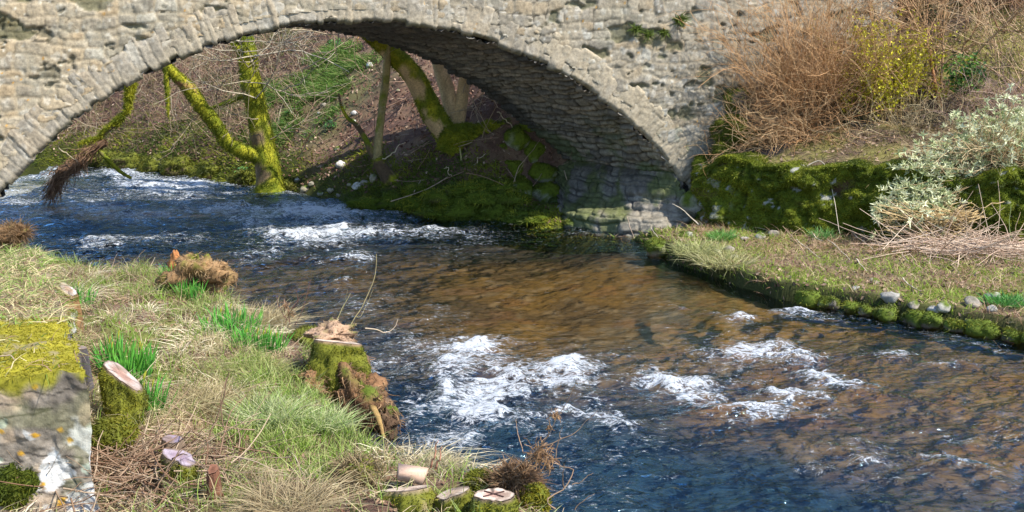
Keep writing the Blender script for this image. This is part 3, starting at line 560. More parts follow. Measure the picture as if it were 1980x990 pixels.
twig_thing('twig', [[WC + WE * 1.3 + WD * .25 + A([0, 0, .03]), WC + WE * .8 + WD * .33 + A([0, 0, .05]), WC + WE * .45 + WD * .30 + A([0, 0, .04]), WC + WE * .38 + WD * .27 + A([0, 0, .03])]], .009, [.33, .25, .17], 'long thin bare twig lying across the yellow moss of the near wall', 'twig')

# stumps
stump(235, 724, 1.10, .255, .45, (-.85, .02), 1, 'mossy stump beside the near wall with a steeply slanted pinkish white cut', (.40, .32, .275), (.25, .13, .09), .95, flare=1.3, oval=1.0, nf=6000)
stump(350, 884, .93, .20, .30, (-.35, .12), 2, 'low stump with a purple grey cracked cut above yellow moss', (.30, .245, .275), (.20, .14, .17), .5, nf=1800)
stump(334, 850, .93, .145, .28, (-.1, .05), 3, 'small dark stump with a purplish cut just behind the larger purple one', (.25, .20, .25), (.15, .11, .15), .1)
stump(412, 908, .95, .085, .35, (.3, .5), 4, 'thin reddish brown rotten stump standing right of the purple cut stump', (.22, .10, .06), (.16, .07, .04), .0, bark=(.16, .07, .04), flare=1.8)
stump(132, 560, 1.22, .16, .35, (-.9, .2), 6, 'small leaning brown stump with a pale rim near the far end of the wall', (.6, .55, .47), (.3, .15, .07), .2, bark=(.22, .12, .05))
stump(152, 672, 1.16, .13, .4, (-.2, 0), 7, 'dark grey stump squeezed between the wall edge and the big mossy stump', (.30, .26, .24), (.2, .16, .15), .0, bark=(.08, .07, .07))
stump(955, 957, .86, .235, .4, (0, .02), 8, 'round mossy stump with a dark cross sawn into its pinkish cut', (.58, .46, .36), (.48, .26, .20), .75, mark=True, flare=1.3, nf=5000)
stump(786, 946, .80, .32, .45, (.12, -.30), 9, 'broad pale stump at the bottom edge with a slanted cut and a moss patch', (.54, .43, .32), (.5, .36, .26), .75, bark=(.30, .22, .13), nf=4000)
stump(876, 953, .80, .24, .4, (.35, -.15), 10, 'mossy stump with a steep slanted cut between the broad and the crossed stumps', (.50, .40, .30), (.38, .27, .18), .7, bark=(.2, .15, .09), nf=3500)
bigst = stump(650, 660, .93, .48, .42, (-.12, -.22), 11, 'large moss covered stump overhanging the river at the bank edge', (.58, .48, .38), (.6, .42, .3), .85, bark=(.24, .15, .09), flare=1.15, nf=7000)
def rough_lump(name, c, r, seed, label, cat, base, moss=0., fz=None, group=None, flat=.8, rot=0., part='body', mat=None, ang=.5, mossc=(.11, .12, .015)):
    t = empty(name, c - A([0, 0, r[2] * flat]), label, cat, group); v, f, cc = sphere_rock(c, r, seed, moss, base, 44, flat, rot, ang, mossc)
    mesh(part, v, f, mat or M_bark, t, cc)
    if fz: fuzz(fz[0], v, f, fz[1], t, np.random.default_rng(seed), A(fz[2]), A(fz[3]), fz[4], None, fz[5] if len(fz) > 5 else .008, .05 if len(fz) < 7 else fz[6])
    return t
rough_lump('rotten_stump', U(385, 535, .82), A([.30, .26, .36]), 31, 'crumbling tan rotten stump behind daffodils at the bank edge', 'stump', (.27, .16, .075), .2, ('fibre', 2600, [.18, .10, .05], [.48, .33, .16], .05, .008, -.1), ang=1.7)
rough_lump('rotten_stump', U(337, 512, .85), A([.08, .06, .2]), 32, 'small reddish upright splinter of rotten wood left of the tan rotten stump', 'stump', (.33, .14, .05), 0, flat=1.)
rough_lump('mossy_log', U(600, 652, .6), A([.26, .2, .14]), 33, 'dark olive mossy log end behind the large overhanging stump', 'log', (.12, .08, .04), .8, ('moss', 1500, [.07, .075, .01], [.16, .14, .02], .03))
rough_lump('mossy_stone', U(222, 840, .92), A([.15, .12, .1]), 34, 'squarish mossy stone lying below the slanted cut stump', 'stone', (.18, .15, .11), .9, ('moss', 2500, [.10, .11, .01], [.24, .22, .02], .025), flat=.9)
rough_lump('mossy_stone', U(118, 622, 1.25), A([.12, .14, .2]), 35, 'pale topped stone with a mossy flank leaning on the wall', 'stone', (.42, .40, .37), .45, ('moss', 900, [.10, .11, .01], [.2, .19, .02], .02))
rough_lump('mossy_mound', U(690, 918, .74), A([.16, .13, .14]), 36, 'brown earth hump with olive moss left of the pink wood block', 'mound', (.12, .08, .05), .5, ('dead_grass', 900, [.22, .16, .08], [.36, .27, .14], .09))
rough_lump('mossy_stump', U(1035, 972, .62), A([.10, .09, .15]), 37, 'yellow mossed stub at the water edge right of the crossed stump', 'stump', (.3, .22, .12), .8, ('moss', 1800, [.16, .15, .01], [.33, .29, .02], .02))
rough_lump('root_tuft', U(998, 932, .72), A([.15, .1, .1]), 38, 'shaggy brown root tuft behind the crossed stump', 'roots', (.2, .12, .06), 0, ('fibre', 2200, [.16, .09, .05], [.34, .22, .11], .09))
rough_lump('root_tuft', U(925, 928, .7), A([.1, .08, .08]), 39, 'mossy log piece with green tufts left of the shaggy root tuft', 'log', (.3, .22, .12), .6, ('moss', 1500, [.09, .12, .01], [.2, .2, .02], .03))
v, f, c = sphere_rock(U(650, 656, .95) + A([-.05, .2, .0]), A([.26, .17, .12]), 71, .1, (.34, .22, .14), 44, .9, .2, 1.0); rt_ = mesh('rotten_top', v, f, M_bark, bigst, c); fuzz('fibre', v, f, 900, rt_, rng, A([.20, .125, .07]), A([.44, .31, .2]), .022, None, .008, -.1)
v, f, c = sphere_rock(U(668, 700, .72) + A([0, -.12, 0]), A([.17, .10, .16]), 72, .55, (.36, .24, .16), 40, .9, .2, .8); mesh('burr', v, f, M_bark, bigst, c)
# eroded root mass
rc = U(690, 770, .42); rt = empty('root_mass', rc - A([0, 0, .45]), 'dark tangle of eroded roots and earth jutting over the river', 'roots')
bb = Bag()
for k, (px, py, z, r) in enumerate([(640, 745, .5, (.26, .22, .22)), (690, 770, .46, (.22, .2, .26)), (722, 790, .36, (.17, .14, .2)), (752, 815, .26, (.10, .08, .14)), (610, 740, .62, (.14, .12, .1)), (700, 735, .48, (.17, .13, .2))]):
    v, f, c = sphere_rock(U(px, py, z), r, 50 + k, .15, [(.10, .06, .035), (.20, .105, .05), (.14, .09, .055)][k % 3], 34, .95, .4 * k, 1.1); bb.add(v, f, c)
rb = bb.build('earth', M_bark, rt); v = np.concatenate(bb.V); f = np.concatenate(bb.Q); vw = v
P, N, _ = scatter(v, f, 420, rng); Pw = walk(P, norm(N + A([.3, -.2, -.5])), .06 + .14 * rng.random(420)**2, 8, .4, -.15, rng); v, f, c = tubes(Pw, np.linspace(1, .3, 8)[None] * (.003 + .006 * rng.random((420, 1))), mixc(A([.10, .055, .03]), A([.33, .2, .10]), rng.random(420))); Bag().add(v, f, c).build('root', M_twig, rt)['kind'] = 'stuff'
fuzz('fibre', vw, np.concatenate(bb.Q), 3500, rt, rng, A([.13, .075, .04]), A([.36, .23, .12]), .05, None, .006, -.2)
twig_thing('log_stub', [[U(722, 785, .5), U(733, 815, .4), U(742, 845, .28)]], .035, [.30, .19, .07], 'short yellowish root stub poking down from the root mass', 'root', sides=10, mat=M_bark)
# wood block
wb = U(797, 917, .80); b_ = Bag(); q = A([[x, y, z] for x in (-.09, .09) for y in (-.05, .05) for z in (-.04, .04)]) * A([1, 1, 1]) + .012 * rng.standard_normal((8, 3)); q[4:, 2] -= .02
b_.add(q + wb, A([[0, 1, 3, 2], [4, 6, 7, 5], [0, 4, 5, 1], [2, 3, 7, 6], [0, 2, 6, 4], [1, 5, 7, 3]]), [.52, .35, .25]); tag(b_.build('wood_block', M_wood, None, False), 'fresh pinkish sawn wood block behind the broad pale stump', 'wood block')
for pts, lb in (([(835, 905), (840, 880), (846, 850)], 'reddish upright stick behind the wood block, taller of two'), ([(844, 908), (850, 885), (853, 862)], 'shorter reddish stick beside the taller one behind the wood block')):
    twig_thing('stick', [[D(a, b, 6.95) for a, b in pts]], .009, [.36, .18, .11], lb, 'stick')

# grass on the left bank
GP = [(480, 735, 60, .5, 1), (620, 830, 90, .4, 1), (540, 800, 70, .4, 1), (560, 880, 60, .3, 1), (50, 505, 60, .4, 1.2), (330, 590, 50, .4, .7), (250, 545, 60, .3, .5), (420, 565, 40, .3, .5), (700, 850, 50, .3, .9), (640, 890, 60, .3, .8), (20, 470, 40, .3, 1.), (400, 620, 40, .4, .5), (600, 720, 40, .4, .6), (480, 830, 50, .3, .6), (340, 960, 30, .2, .5), (440, 975, 30, .2, .4)]
def greenness(P):
    g = .25 * fbm(P[:, 0] * 2, P[:, 1] * 2, o=3, seed=301)
    for px, py, r, _, s_ in GP:
        c = hitg(zl, px, py, 4, 20); R = PXD(r, c[1]); g = g + s_ * np.exp(-(((P[:, 0] - c[0]) / R)**2 + ((P[:, 1] - c[1]) / (R * 1.8))**2) * .7)
    return g
vis = ((lV[:, 0] > -8.5) & (lV[:, 1] > 4.2)) * ss(-.15, .1, left_sd(lV[:, 0], lV[:, 1])) / (2 + (lV[:, 1] / 6)**1.0)
def inwall(P):
    q = P - WC; det = WE[0] * WD[1] - WE[1] * WD[0]; s = (q[:, 0] * WD[1] - q[:, 1] * WD[0]) / det; t = (WE[0] * q[:, 1] - WE[1] * q[:, 0]) / det; return (s > -.04) & (t > -.1) & (t < 4.5)
n = 150000; P, N, _ = scatter(lV, lF, n, rng, vis); P = P[~inwall(P)]; N = N[:len(P)]; n = len(P); g = greenness(P); isg = g + .25 * rng.standard_normal(n) > .27
t1, t2, ti = cells(P[:, 0] * 2.1, P[:, 1] * 2.1, seed=12); tus = ss(.7, .15, t1)
Pg = P[isg]; k = len(Pg); Lg = (.06 + .13 * rng.random(k)) * (.6 + .9 * tus[isg]); cg = mixc(mixc(A([.13, .24, .02]), A([.25, .36, .045]), rng.random(k)), A([.42, .42, .17]), (rng.random(k) > .7) * .7)
v, f, c = blades(Pg, A([0, 0, 1.]) + 0 * Pg, Lg, .0065, cg, rng, .55, .6, .35, tip=A([.36, .36, .15])); tag(Bag().add(v, f, c).build('grass', M_grass), 'fresh green grass growing in patches on the left bank', 'grass', kind='stuff')
Pd = P[~isg]; ti_d = ti[~isg]; dens = rng.random(len(Pd)) < .06 + .94 * ss(-.05, .09, fbm(Pd[:, 0] * 1.7, Pd[:, 1] * 1.7, o=3, seed=305)); Pd = Pd[dens]; k = len(Pd); tb = tus[~isg][dens]; r_ = rng.random(k)
cd = mixc(mixc(A([.76, .65, .40]), A([.54, .41, .22]), r_), A([.21, .12, .065]), (rng.random(k) > .72) * .8); cd = mixc(cd, A([.24, .24, .09]), (rng.random(k) > .8) * .8)
ca_ = ti_d[dens] * 6.28 * 2; lean = np.stack([np.cos(ca_) * .8 + .5, np.sin(ca_) * .5 - .6, -.3 + 0 * ca_], -1)
v, f, c = blades(Pd, A([0, 0, 1.]) + 0 * Pd, (.09 + .22 * rng.random(k)) * (.5 + .7 * tb), .0058, cd, rng, 1.0, .45, .45, lean * 1.3); bg_ = Bag().add(v, f, c); K = 170; pc, _, _ = scatter(lV, lF, K, rng, vis * ss(.1, .4, left_sd(lV[:, 0], lV[:, 1]))); pc = pc[~inwall(pc)]; pc = pc[greenness(pc) < .55]; K = len(pc); m_ = 110; rr_ = .07 + .14 * rng.random(K); aa = rng.random((K, m_)) * 6.28; qq = rr_[:, None] * np.sqrt(rng.random((K, m_))); Pc = (pc[:, None] + np.stack([np.cos(aa) * qq, np.sin(aa) * qq, 0 * qq - .01], -1)).reshape(-1, 3); dd_ = np.stack([np.cos(aa) * .8, np.sin(aa) * .8, .9 + 0 * aa], -1).reshape(-1, 3); tone = np.repeat(rng.random(K), m_)
ln_ = np.repeat(np.stack([.5 + .6 * rng.standard_normal(K), -.5 + .4 * rng.standard_normal(K), -.4 + 0 * rr_], -1), m_, 0); v, f, c = blades(Pc, norm(dd_), np.repeat(rr_, m_) * (1.2 + .9 * rng.random(K * m_)), .0075, mixc(mixc(A([.86, .77, .54]), A([.62, .50, .30]), rng.random(K * m_)), A([.36, .23, .13]), (tone > .72) * .8), rng, 1.1, .15, .25, ln_); bg_.add(v, f, c)
tag(bg_.build('dead_grass', M_grass), 'matted straw coloured dead grass covering the left bank', 'dead grass', kind='stuff')
n = 16000; P, N, _ = scatter(lV, lF, n, rng, vis); P = P[~inwall(P)]; n = len(P); v, f, c = flakes(P + A([0, 0, .015]), A([0, 0, 1.]) + 0 * P, .03 + .05 * rng.random(n), .012 + .02 * rng.random(n), mixc(A([.12, .06, .035]), A([.36, .24, .15]), rng.random(n)**2), rng, .5); tag(Bag().add(v, f, c).build('leaf_litter', M_litter), 'brown leaf litter scattered between the grass on the left bank', 'leaf litter', kind='stuff')
n = 900; P, N, _ = scatter(lV, lF, n, rng, vis); P = P[~inwall(P)]; n = len(P); d0 = rdir(n, rng); d0[:, 2] = .1 + .25 * np.abs(d0[:, 2]); Pw = walk(P + A([0, 0, .03]), d0, .12 + .35 * rng.random(n), 6, .18, -.02, rng); v, f, c = tubes(Pw, np.linspace(1, .5, 6)[None] * (.002 + .003 * rng.random((n, 1))), mixc(A([.2, .13, .08]), A([.45, .36, .23]), rng.random(n)), 4); tag(Bag().add(v, f, c).build('twig_litter', M_twig), 'thin dead twigs and straw stems littering the left bank', 'twigs', kind='stuff')
# grass tussocks that stand out
def tussock(px, py, r, n, L, c1, c2, label, seed, fn=zl, lo=4, wd=.006, bend=.7, name='grass_tussock', cat='grass tussock'):
    rg = np.random.default_rng(seed); c = hitg(fn, px, py, lo, 30); a = rg.random(n) * 6.28; q = r * np.sqrt(rg.random(n)); P = c + np.stack([np.cos(a) * q, np.sin(a) * q, 0 * q - .02], -1)
    d = norm(np.stack([np.cos(a) * q / r * .8, np.sin(a) * q / r * .8, np.ones(n)], -1)); v, f, cc = blades(P, d, L * (.5 + .7 * rg.random(n)), wd, mixc(A(c1), A(c2), rg.random(n)), rg, bend, .2, .22)
    return tag(Bag().add(v, f, cc).build(name, M_grass), label, cat)
tussock(852, 912, .11, 900, .16, [.50, .44, .28], [.36, .30, .17], 'pale bleached grass tussock beside the pink wood block', 1)
tussock(520, 815, .2, 1300, .24, [.18, .30, .06], [.60, .58, .34], 'tall green and straw tussock in the middle of the left bank', 2)
tussock(625, 830, .16, 1200, .22, [.18, .32, .06], [.60, .58, .32], 'green tussock directly below the root mass', 3)
tussock(705, 858, .15, 1300, .22, [.13, .18, .05], [.38, .32, .15], 'straw tipped tussock on the bank corner above the water', 4)
tussock(480, 725, .28, 1300, .2, [.16, .22, .04], [.46, .42, .17], 'wide green and straw mound of grass below the largest daffodil clump', 5)
tussock(500, 632, .28, 1800, .3, [.48, .40, .22], [.34, .26, .13], 'straw mound drooping towards the water behind the largest daffodil clump', 6, bend=1.1)
tussock(380, 790, .25, 1800, .3, [.47, .39, .21], [.32, .26, .12], 'straw tussock lying flat right of the lower daffodils', 7, bend=1.2)
tussock(560, 985, .2, 1300, .26, [.44, .36, .2], [.30, .22, .12], 'combed flat straw tussock at the bottom edge of the left bank', 8, bend=1.2)
# daffodils
def daffodils(px, py, r, n, L, seed, label, lo=4, buds=8):
    rg = np.random.default_rng(seed); c = hitg(zl, px, py, lo, 20); t = empty('daffodil_clump', c, label, 'daffodils'); a = rg.random(n) * 6.28; q = r * np.sqrt(rg.random(n)); P = c + np.stack([np.cos(a) * q * 1.3, np.sin(a) * q, 0 * q - .02], -1)
    P[:, 2] = zl(P[:, 0], P[:, 1]) - .02
    d = norm(np.stack([np.cos(a) * q / r * .35, np.sin(a) * q / r * .35, np.ones(n)], -1)); v, f, cc = blades(P, d, L * 1.15 * (.6 + .5 * rg.random(n)), .017, mixc(A([.045, .22, .03]), A([.15, .42, .05]), rg.random(n)), rg, .16, .2, .12)
    Bag().add(v, f, cc).build('leaves', M_leaf, t)
    for k in range(buds):
        i = rg.integers(n); h = L * (.8 + .3 * rg.random()); p = P[i] + A([.01, 0, 0]); s = np.stack([p + A([0, 0, h]) * u for u in (0, .5, .85, .93, 1, 1.06, 1.1)]); s[:, 0] += .02 * np.linspace(0, 1, 7)**2
        v, f, c_ = tubes(s[None], A([[.0035, .0035, .0035, .006, .007, .006, .002]]), A([.1, .2, .03]), 6); c_ = np.array(c_); c_[:, 3:] = [.42, .42, .05]; Bag().add(v, f, c_).build('flower_bud', M_leaf, t)
daffodils(352, 550, .17, 170, .26, 1, 'daffodil leaves in front of the tan rotten stump', buds=2); daffodils(365, 572, .12, 80, .22, 6, 'short daffodil leaves just below those at the rotten stump', buds=1)
daffodils(150, 590, .13, 80, .24, 2, 'small daffodil clump beside the leaning brown stump', buds=2)
daffodils(448, 648, .20, 190, .27, 3, 'largest daffodil clump on the straw mound, its taller left half', buds=5); daffodils(500, 683, .18, 170, .26, 7, 'right hand clump with yellow buds on the straw mound', buds=7)
daffodils(245, 722, .17, 190, .30, 4, 'tall daffodil clump directly behind the slanted cut stump', buds=5); daffodils(286, 795, .11, 110, .26, 5, 'daffodil clump with yellow tips in front of the slanted cut stump', buds=6)
# brushwood heap by the wall
bc = hitg(zl, 262, 945, 4, 20); n = 420; P = bc + np.stack([.30 * rng.standard_normal(n), .28 * rng.standard_normal(n), .05 + .16 * rng.random(n)], -1); d0 = rdir(n, rng); d0[:, 2] *= .3; Pw = walk(P, d0, .2 + .45 * rng.random(n), 7, .14, -.01, rng)
v, f, c = tubes(Pw, np.linspace(1, .5, 7)[None] * (.0025 + .004 * rng.random((n, 1))), mixc(A([.17, .095, .055]), A([.40, .30, .2]), rng.random(n)**2), 4); b_ = Bag().add(v, f, c)
tag(b_.build('brushwood_pile', M_twig), 'heap of reddish brown brushwood and dead stems beside the near wall', 'brushwood', kind='stuff')
for k, (pts, lb) in enumerate([([(205, 875), (240, 925), (275, 985)], 'pale bare stick crossing the brushwood heap downwards'), ([(230, 980), (255, 930), (268, 905)], 'pale stick rising through the brushwood heap'), ([(215, 895), (260, 882), (310, 885)], 'thick grey stick lying along the top of the brushwood heap'), ([(225, 790), (240, 815), (243, 850)], 'thin stem standing against the square mossy stone'), ([(530, 790), (550, 850), (575, 895), (605, 945)], 'long thin pale stem bending down over the bank grass'), ([(345, 690), (362, 668), (378, 655)], 'short straight straw stem lying on dark earth mid bank'), ([(640, 700), (655, 688), (668, 672)], 'curved bare twig below the large overhanging stump')]):
    p = []
    for a, b2 in pts: q = hitg(zl, a, b2, 4, 20); p.append(q + (A([0, 0, H]) - q) * .02)
    twig_thing('stick', [p], .007, [.42, .34, .25], lb, 'stick', seed=k)
# bare twigs over the water
def sketch(name, lines, d, rad, c, label, cat, dj=.3, seed=1, tufts=()):
    rg = np.random.default_rng(seed); t = empty(name, D(*lines[0][0], d), label, cat)
    for k, ln in enumerate(lines):
        j = dj * rg.standard_normal(); p = [D(a, b2, d + (j * i / max(1, len(ln) - 1) if k else .25 * dj * i)) for i, (a, b2) in enumerate(ln)]; twig_thing('stem' if k == 0 else 'side_twig', [p], rad if k == 0 else rad * .7, c, None, None, t, seed=seed + k, wob=.012)
    for px, py, r, n in tufts:
        cc = D(px, py, d); P = cc + PXD(r, d) * .4 * rg.standard_normal((n, 3)); Pw = walk(P, rdir(n, rg), PXD(r, d) * (.8 + rg.random(n)), 6, .4, -.12, rg); v, f, c_ = tubes(Pw, np.full((n, 6), .0022), mixc(A([.15, .08, .04]), A([.36, .22, .11]), rg.random(n)), 3); Bag().add(v, f, c_).build('debris_tuft', M_twig, t)
    return t
sketch('bare_sapling', [[(1075, 985), (1057, 966), (1090, 945), (1108, 910), (1084, 900), (1050, 880)], [(995, 907), (1029, 880), (1050, 856), (1067, 831), (1081, 800), (1098, 775), (1113, 742)], [(1012, 873), (1003, 842), (998, 811)], [(1050, 862), (1080, 852), (1112, 838), (1135, 815), (1155, 794)], [(1074, 887), (1080, 855), (1086, 826)], [(1108, 938), (1128, 930), (1146, 914)], [(1090, 945), (1088, 920), (1092, 898)], [(1110, 985), (1130, 965), (1150, 955)], [(1067, 831), (1062, 812), (1066, 790)]], 6.6, .006, [.30, .20, .13], 'bare sapling with flood debris leaning over the river at bottom centre', 'sapling', .15, 3, ((1042, 875, 20, 110), (1055, 890, 20, 60), (1074, 803, 9, 50), (1062, 827, 6, 20)))
sketch('bare_twig', [[(668, 648), (684, 618), (702, 590), (716, 560), (727, 525), (729, 490)], [(690, 612), (700, 608), (722, 560)]], 9.8, .006, [.33, .27, .13], 'tall curved bare stem rising behind the large overhanging stump', 'stem', .1, 4)
sketch('bare_twig', [[(645, 636), (660, 600), (678, 568)], [(660, 600), (668, 588), (672, 560)]], 9.8, .005, [.36, .31, .14], 'yellowish leaning stem left of the tall curved one', 'stem', .1, 5)
sketch('dead_twig', [[(706, 634), (725, 637), (745, 643), (762, 636), (769, 618)]], 9.8, .007, [.45, .35, .24], 'pale hooked twig sticking out over the water from the large stump', 'twig', .1, 6)
sketch('bramble', [[(560, 625), (558, 600), (548, 578)], [(552, 625), (565, 598), (590, 565)], [(556, 620), (540, 595), (535, 572)], [(562, 600), (575, 585), (572, 560)], [(570, 628), (585, 600), (600, 540)]], 11.2, .006, [.20, .09, .07], 'thin dark red bramble stems at the bank edge behind the straw mound', 'bramble', .15, 7, ((553, 590, 8, 40), (562, 605, 8, 30)))
sketch('dead_twig', [[(205, 545), (218, 515), (226, 490)]], 13.5, .006, [.35, .25, .17], 'single dead stem by the water at upper left bank', 'stem', .1, 8)
rough_lump('root_tuft', U(20, 452, 1.1), A([.28, .2, .16]), 44, 'brown root tangle at the river edge near the left frame', 'roots', (.16, .09, .04), .1, ('fibre', 1200, [.14, .08, .04], [.30, .19, .09], .12))

# ------------------------------------------------------------------ THINGS: right bank
rng = np.random.default_rng(77)
mw = empty('mossy_wall', wall_line[1], 'low retaining wall smothered in dark green moss, right of the arch', 'wall')
wl = [A([wall_line[0][0] + .12, 21.9, 0])] + [A([p[0], p[1], 0]) for p in wall_line]; Ln = spline(wl, 420); Ln = Ln[Ln[:, 0] < 12]; sl_ = np.concatenate([[0], np.cumsum(np.linalg.norm(np.diff(Ln, axis=0), axis=1))])
tn = norm(np.gradient(Ln, axis=0)); on_ = np.stack([tn[:, 1], -tn[:, 0], 0 * tn[:, 0]], -1); nu = len(Ln); vv = np.linspace(0, 1.25, 90); Sg, Vg = np.meshgrid(sl_, vv, indexing='ij')
hh = np.minimum(Vg, 1.) * 1.52 + .0; back = np.where(Vg > 1, (Vg - 1) * 3.2, 0) + .12 * Vg**2
c1, c2, ci = cells(Sg * 2.7 + 1.4 * fbm(Sg * 2, hh * 2, o=3, seed=401), hh * 3.6 + 1.2 * fbm(Sg * 2, hh * 2, seed=402), seed=403); d1, d2, di = cells(Sg * 7, hh * 8, seed=404)
bul = (.22 * (1 - np.clip(c1, 0, 1)**1.6) * (.5 + .7 * ci) + .06 * (1 - d1) + .26 * fbm(Sg * 1.6, hh * 2.2, o=5, seed=405)) * ss(1.2, .98, Vg) + .1
Vw = Ln[:, None] + on_[:, None] * (bul - back)[..., None] + A([0, 0, 1.]) * (hh + .10 * np.clip(Vg - 1, 0, 1) + .26 * fbm(Sg * 1.3, 0 * Sg, o=3, seed=406) * ss(.5, 1, Vg))[..., None]
thick = bul + .12 * fbm(Sg * 1.1, hh * 1.6, o=3, seed=407); mf = ss(.06, .18, thick); stn = ss(1.75, 1.2, Sg) * ss(1.2, .9, hh) * ss(-.05, .15, fbm(Sg * 5, hh * 6, o=3, seed=408)); stn = np.maximum(stn, ss(.40, .45, fbm(Sg * 6, hh * 8, o=3, seed=409)))
cw = mixc(A([.075, .045, .03]), A([.085, .105, .01]), mf); cw = mixc(cw, A([.15, .085, .04]), ss(.3, .45, fbm(Sg * 1.7, hh * 2.3, o=3, seed=411)) * .5); cw = mixc(cw, A([.27, .265, .22]), stn * (di > .35))
Fw = grid(nu, 90); vwf = Vw.reshape(-1, 3)
if fnorm(vwf, Fw)[Fw[:, 0] > 9000][:, 1].mean() > 0: Fw = Fw[:, ::-1]
mesh('stonework', vwf, Fw, M_moss, mw, cw.reshape(-1, 3)); wmo = (mf * (1 - stn) * ss(1.25, 1.1, Vg) * (Vw[..., 0] < 9.5)).reshape(-1)
fuzz('moss', vwf, Fw, 60000, mw, rng, A([.06, .085, .006]), A([.28, .29, .018]), .032, wmo, .012, .0, None, 3.)
for k, (px, py, d, r, lb) in enumerate([(1412, 250, 21.5, .34, 'topmost mossy hummock piled against the bridge face'), (1398, 300, 21.3, .26, 'middle mossy hummock against the bridge face above the wall end'), (1440, 270, 21.6, .30, 'mossy hummock right of the topmost one beside dark soil'), (1425, 200, 21.8, .3, 'dark weathered stone under the shrub at the bridge face')]):
    rough_lump('mossy_hummock', D(px, py, d), A([r, r * .8, r]), 60 + k, lb, 'moss', (.13, .10, .07), .95 if k < 3 else .35, ('moss', 2600 if k < 3 else 500, [.06, .08, .006], [.22, .22, .02], .05, .012, 0), flat=.9)
# grasses
vis = ss(-.05, .2, far_sd(rV[:, 0], rV[:, 1])) * (rV[:, 0] < 10) * (wall_sd(rV[:, 0], rV[:, 1]) < .0)
P, N, _ = scatter(rV, rF, 52000, rng, vis); gz = fbm(P[:, 0] * 1.4, P[:, 1] * 1.4, o=3, seed=420) + .3 * ss(6.0, 3.5, P[:, 0]) - .12; isg = gz + .3 * rng.standard_normal(len(P)) > -.12
Pg = P[isg]; k = len(Pg); v, f, c = blades(Pg, A([0, 0, 1.]) + 0 * Pg, .05 + .10 * rng.random(k), .010, mixc(mixc(A([.15, .26, .012]), A([.30, .40, .04]), rng.random(k)), A([.50, .44, .18]), (rng.random(k) > .75) * .7), rng, .6, .5, .45); tag(Bag().add(v, f, c).build('grass', M_grass), 'short bright green grass and moss on the right bank shelf', 'grass', kind='stuff')
Pd = P[~isg]; k = len(Pd); v, f, c = blades(Pd, A([0, 0, 1.]) + 0 * Pd, .08 + .2 * rng.random(k), .009, mixc(mixc(A([.58, .44, .27]), A([.36, .22, .13]), rng.random(k)), A([.28, .15, .09]), (rng.random(k) > .6) * .8), rng, 1., .4, .5); tag(Bag().add(v, f, c).build('dead_grass', M_grass), 'dry brown grass and litter on the right bank shelf', 'dead grass', kind='stuff')
up = (wall_sd(rV[:, 0], rV[:, 1]) > .05) * (rV[:, 0] < 13) * (rV[:, 1] < 32) * ss(.62, .3, np.maximum(0, 1 - np.hypot((rV[:, 0] - D(1480, 280, 21.4)[0]) / .9, (rV[:, 1] - 21.4) / .9)) * 2)
P, N, _ = scatter(rV, rF, 26000, rng, up); k = len(P); v, f, c = blades(P, A([0, 0, 1.]) + 0 * P, .08 + .2 * rng.random(k), .011, mixc(mixc(A([.40, .32, .15]), A([.22, .17, .07]), rng.random(k)), A([.15, .15, .03]), (rng.random(k) > .55) * .8), rng, 1.1, .3, .6, A([-.1, -.5, -.2])); tag(Bag().add(v, f, c).build('dead_grass', M_grass), 'thin yellowish dead grass over the slope above the mossy wall', 'dead grass', kind='stuff')
P, N, _ = scatter(rV, rF, 16000, rng, up + vis * .8); k = len(P); v, f, c = flakes(P + A([0, 0, .02]), N, .05 + .06 * rng.random(k), .03 + .03 * rng.random(k), mixc(A([.12, .07, .045]), A([.34, .24, .16]), rng.random(k)), rng, .5); tag(Bag().add(v, f, c).build('leaf_litter', M_litter), 'fallen brown leaves over the right bank and slope', 'leaf litter', kind='stuff')
# stones of the right bank
def stone(p, r, seed, label, group=None, moss=0., base=(.33, .31, .28), flat=.65, fz=0, name='stone', mossc=MOSS):
    r3 = A([r, r * .8, r * .9]); v, f, c = sphere_rock(p + A([0, 0, r * flat * .35]), r3, seed, moss, base, 20, flat, seed * 1.3, .25, mossc)
    if fz:
        t = empty(name, p - A([0, 0, r * .3]), label, 'stone', group); mesh('stone_body', v, f, M_rock, t, c); fuzz('moss', v, f, fz, t, np.random.default_rng(seed), A([.06, .08, .008]), A([.22, .23, .02]), .035, np.clip(.3 + (v[:, 2] - v[:, 2].mean()) / r, 0, 1), .011, .1); return t
    return tag(mesh(name, v, f, M_rock, None, c), label, 'stone', group)
k = 0
for px in [1556, 1588, 1602, 1640, 1668, 1700, 1712, 1748, 1770, 1796, 1838, 1852, 1890, 1908, 1948, 1962, 1990]:
    py = np.interp(px, [1500, 1620, 1750, 1900, 2060], [582, 602, 626, 652, 682]); p = U(px, py - 4, .05); k += 1
    stone(p + A([.05, .05, 0]), .08 + .14 * rng.random(), 100 + k, 'dark moss covered stone in the row along the right bank waterline', 'mossy stones along the right waterline', .55 + .4 * rng.random(), (.15, .13, .10), .75, 200, 'mossy_stone')
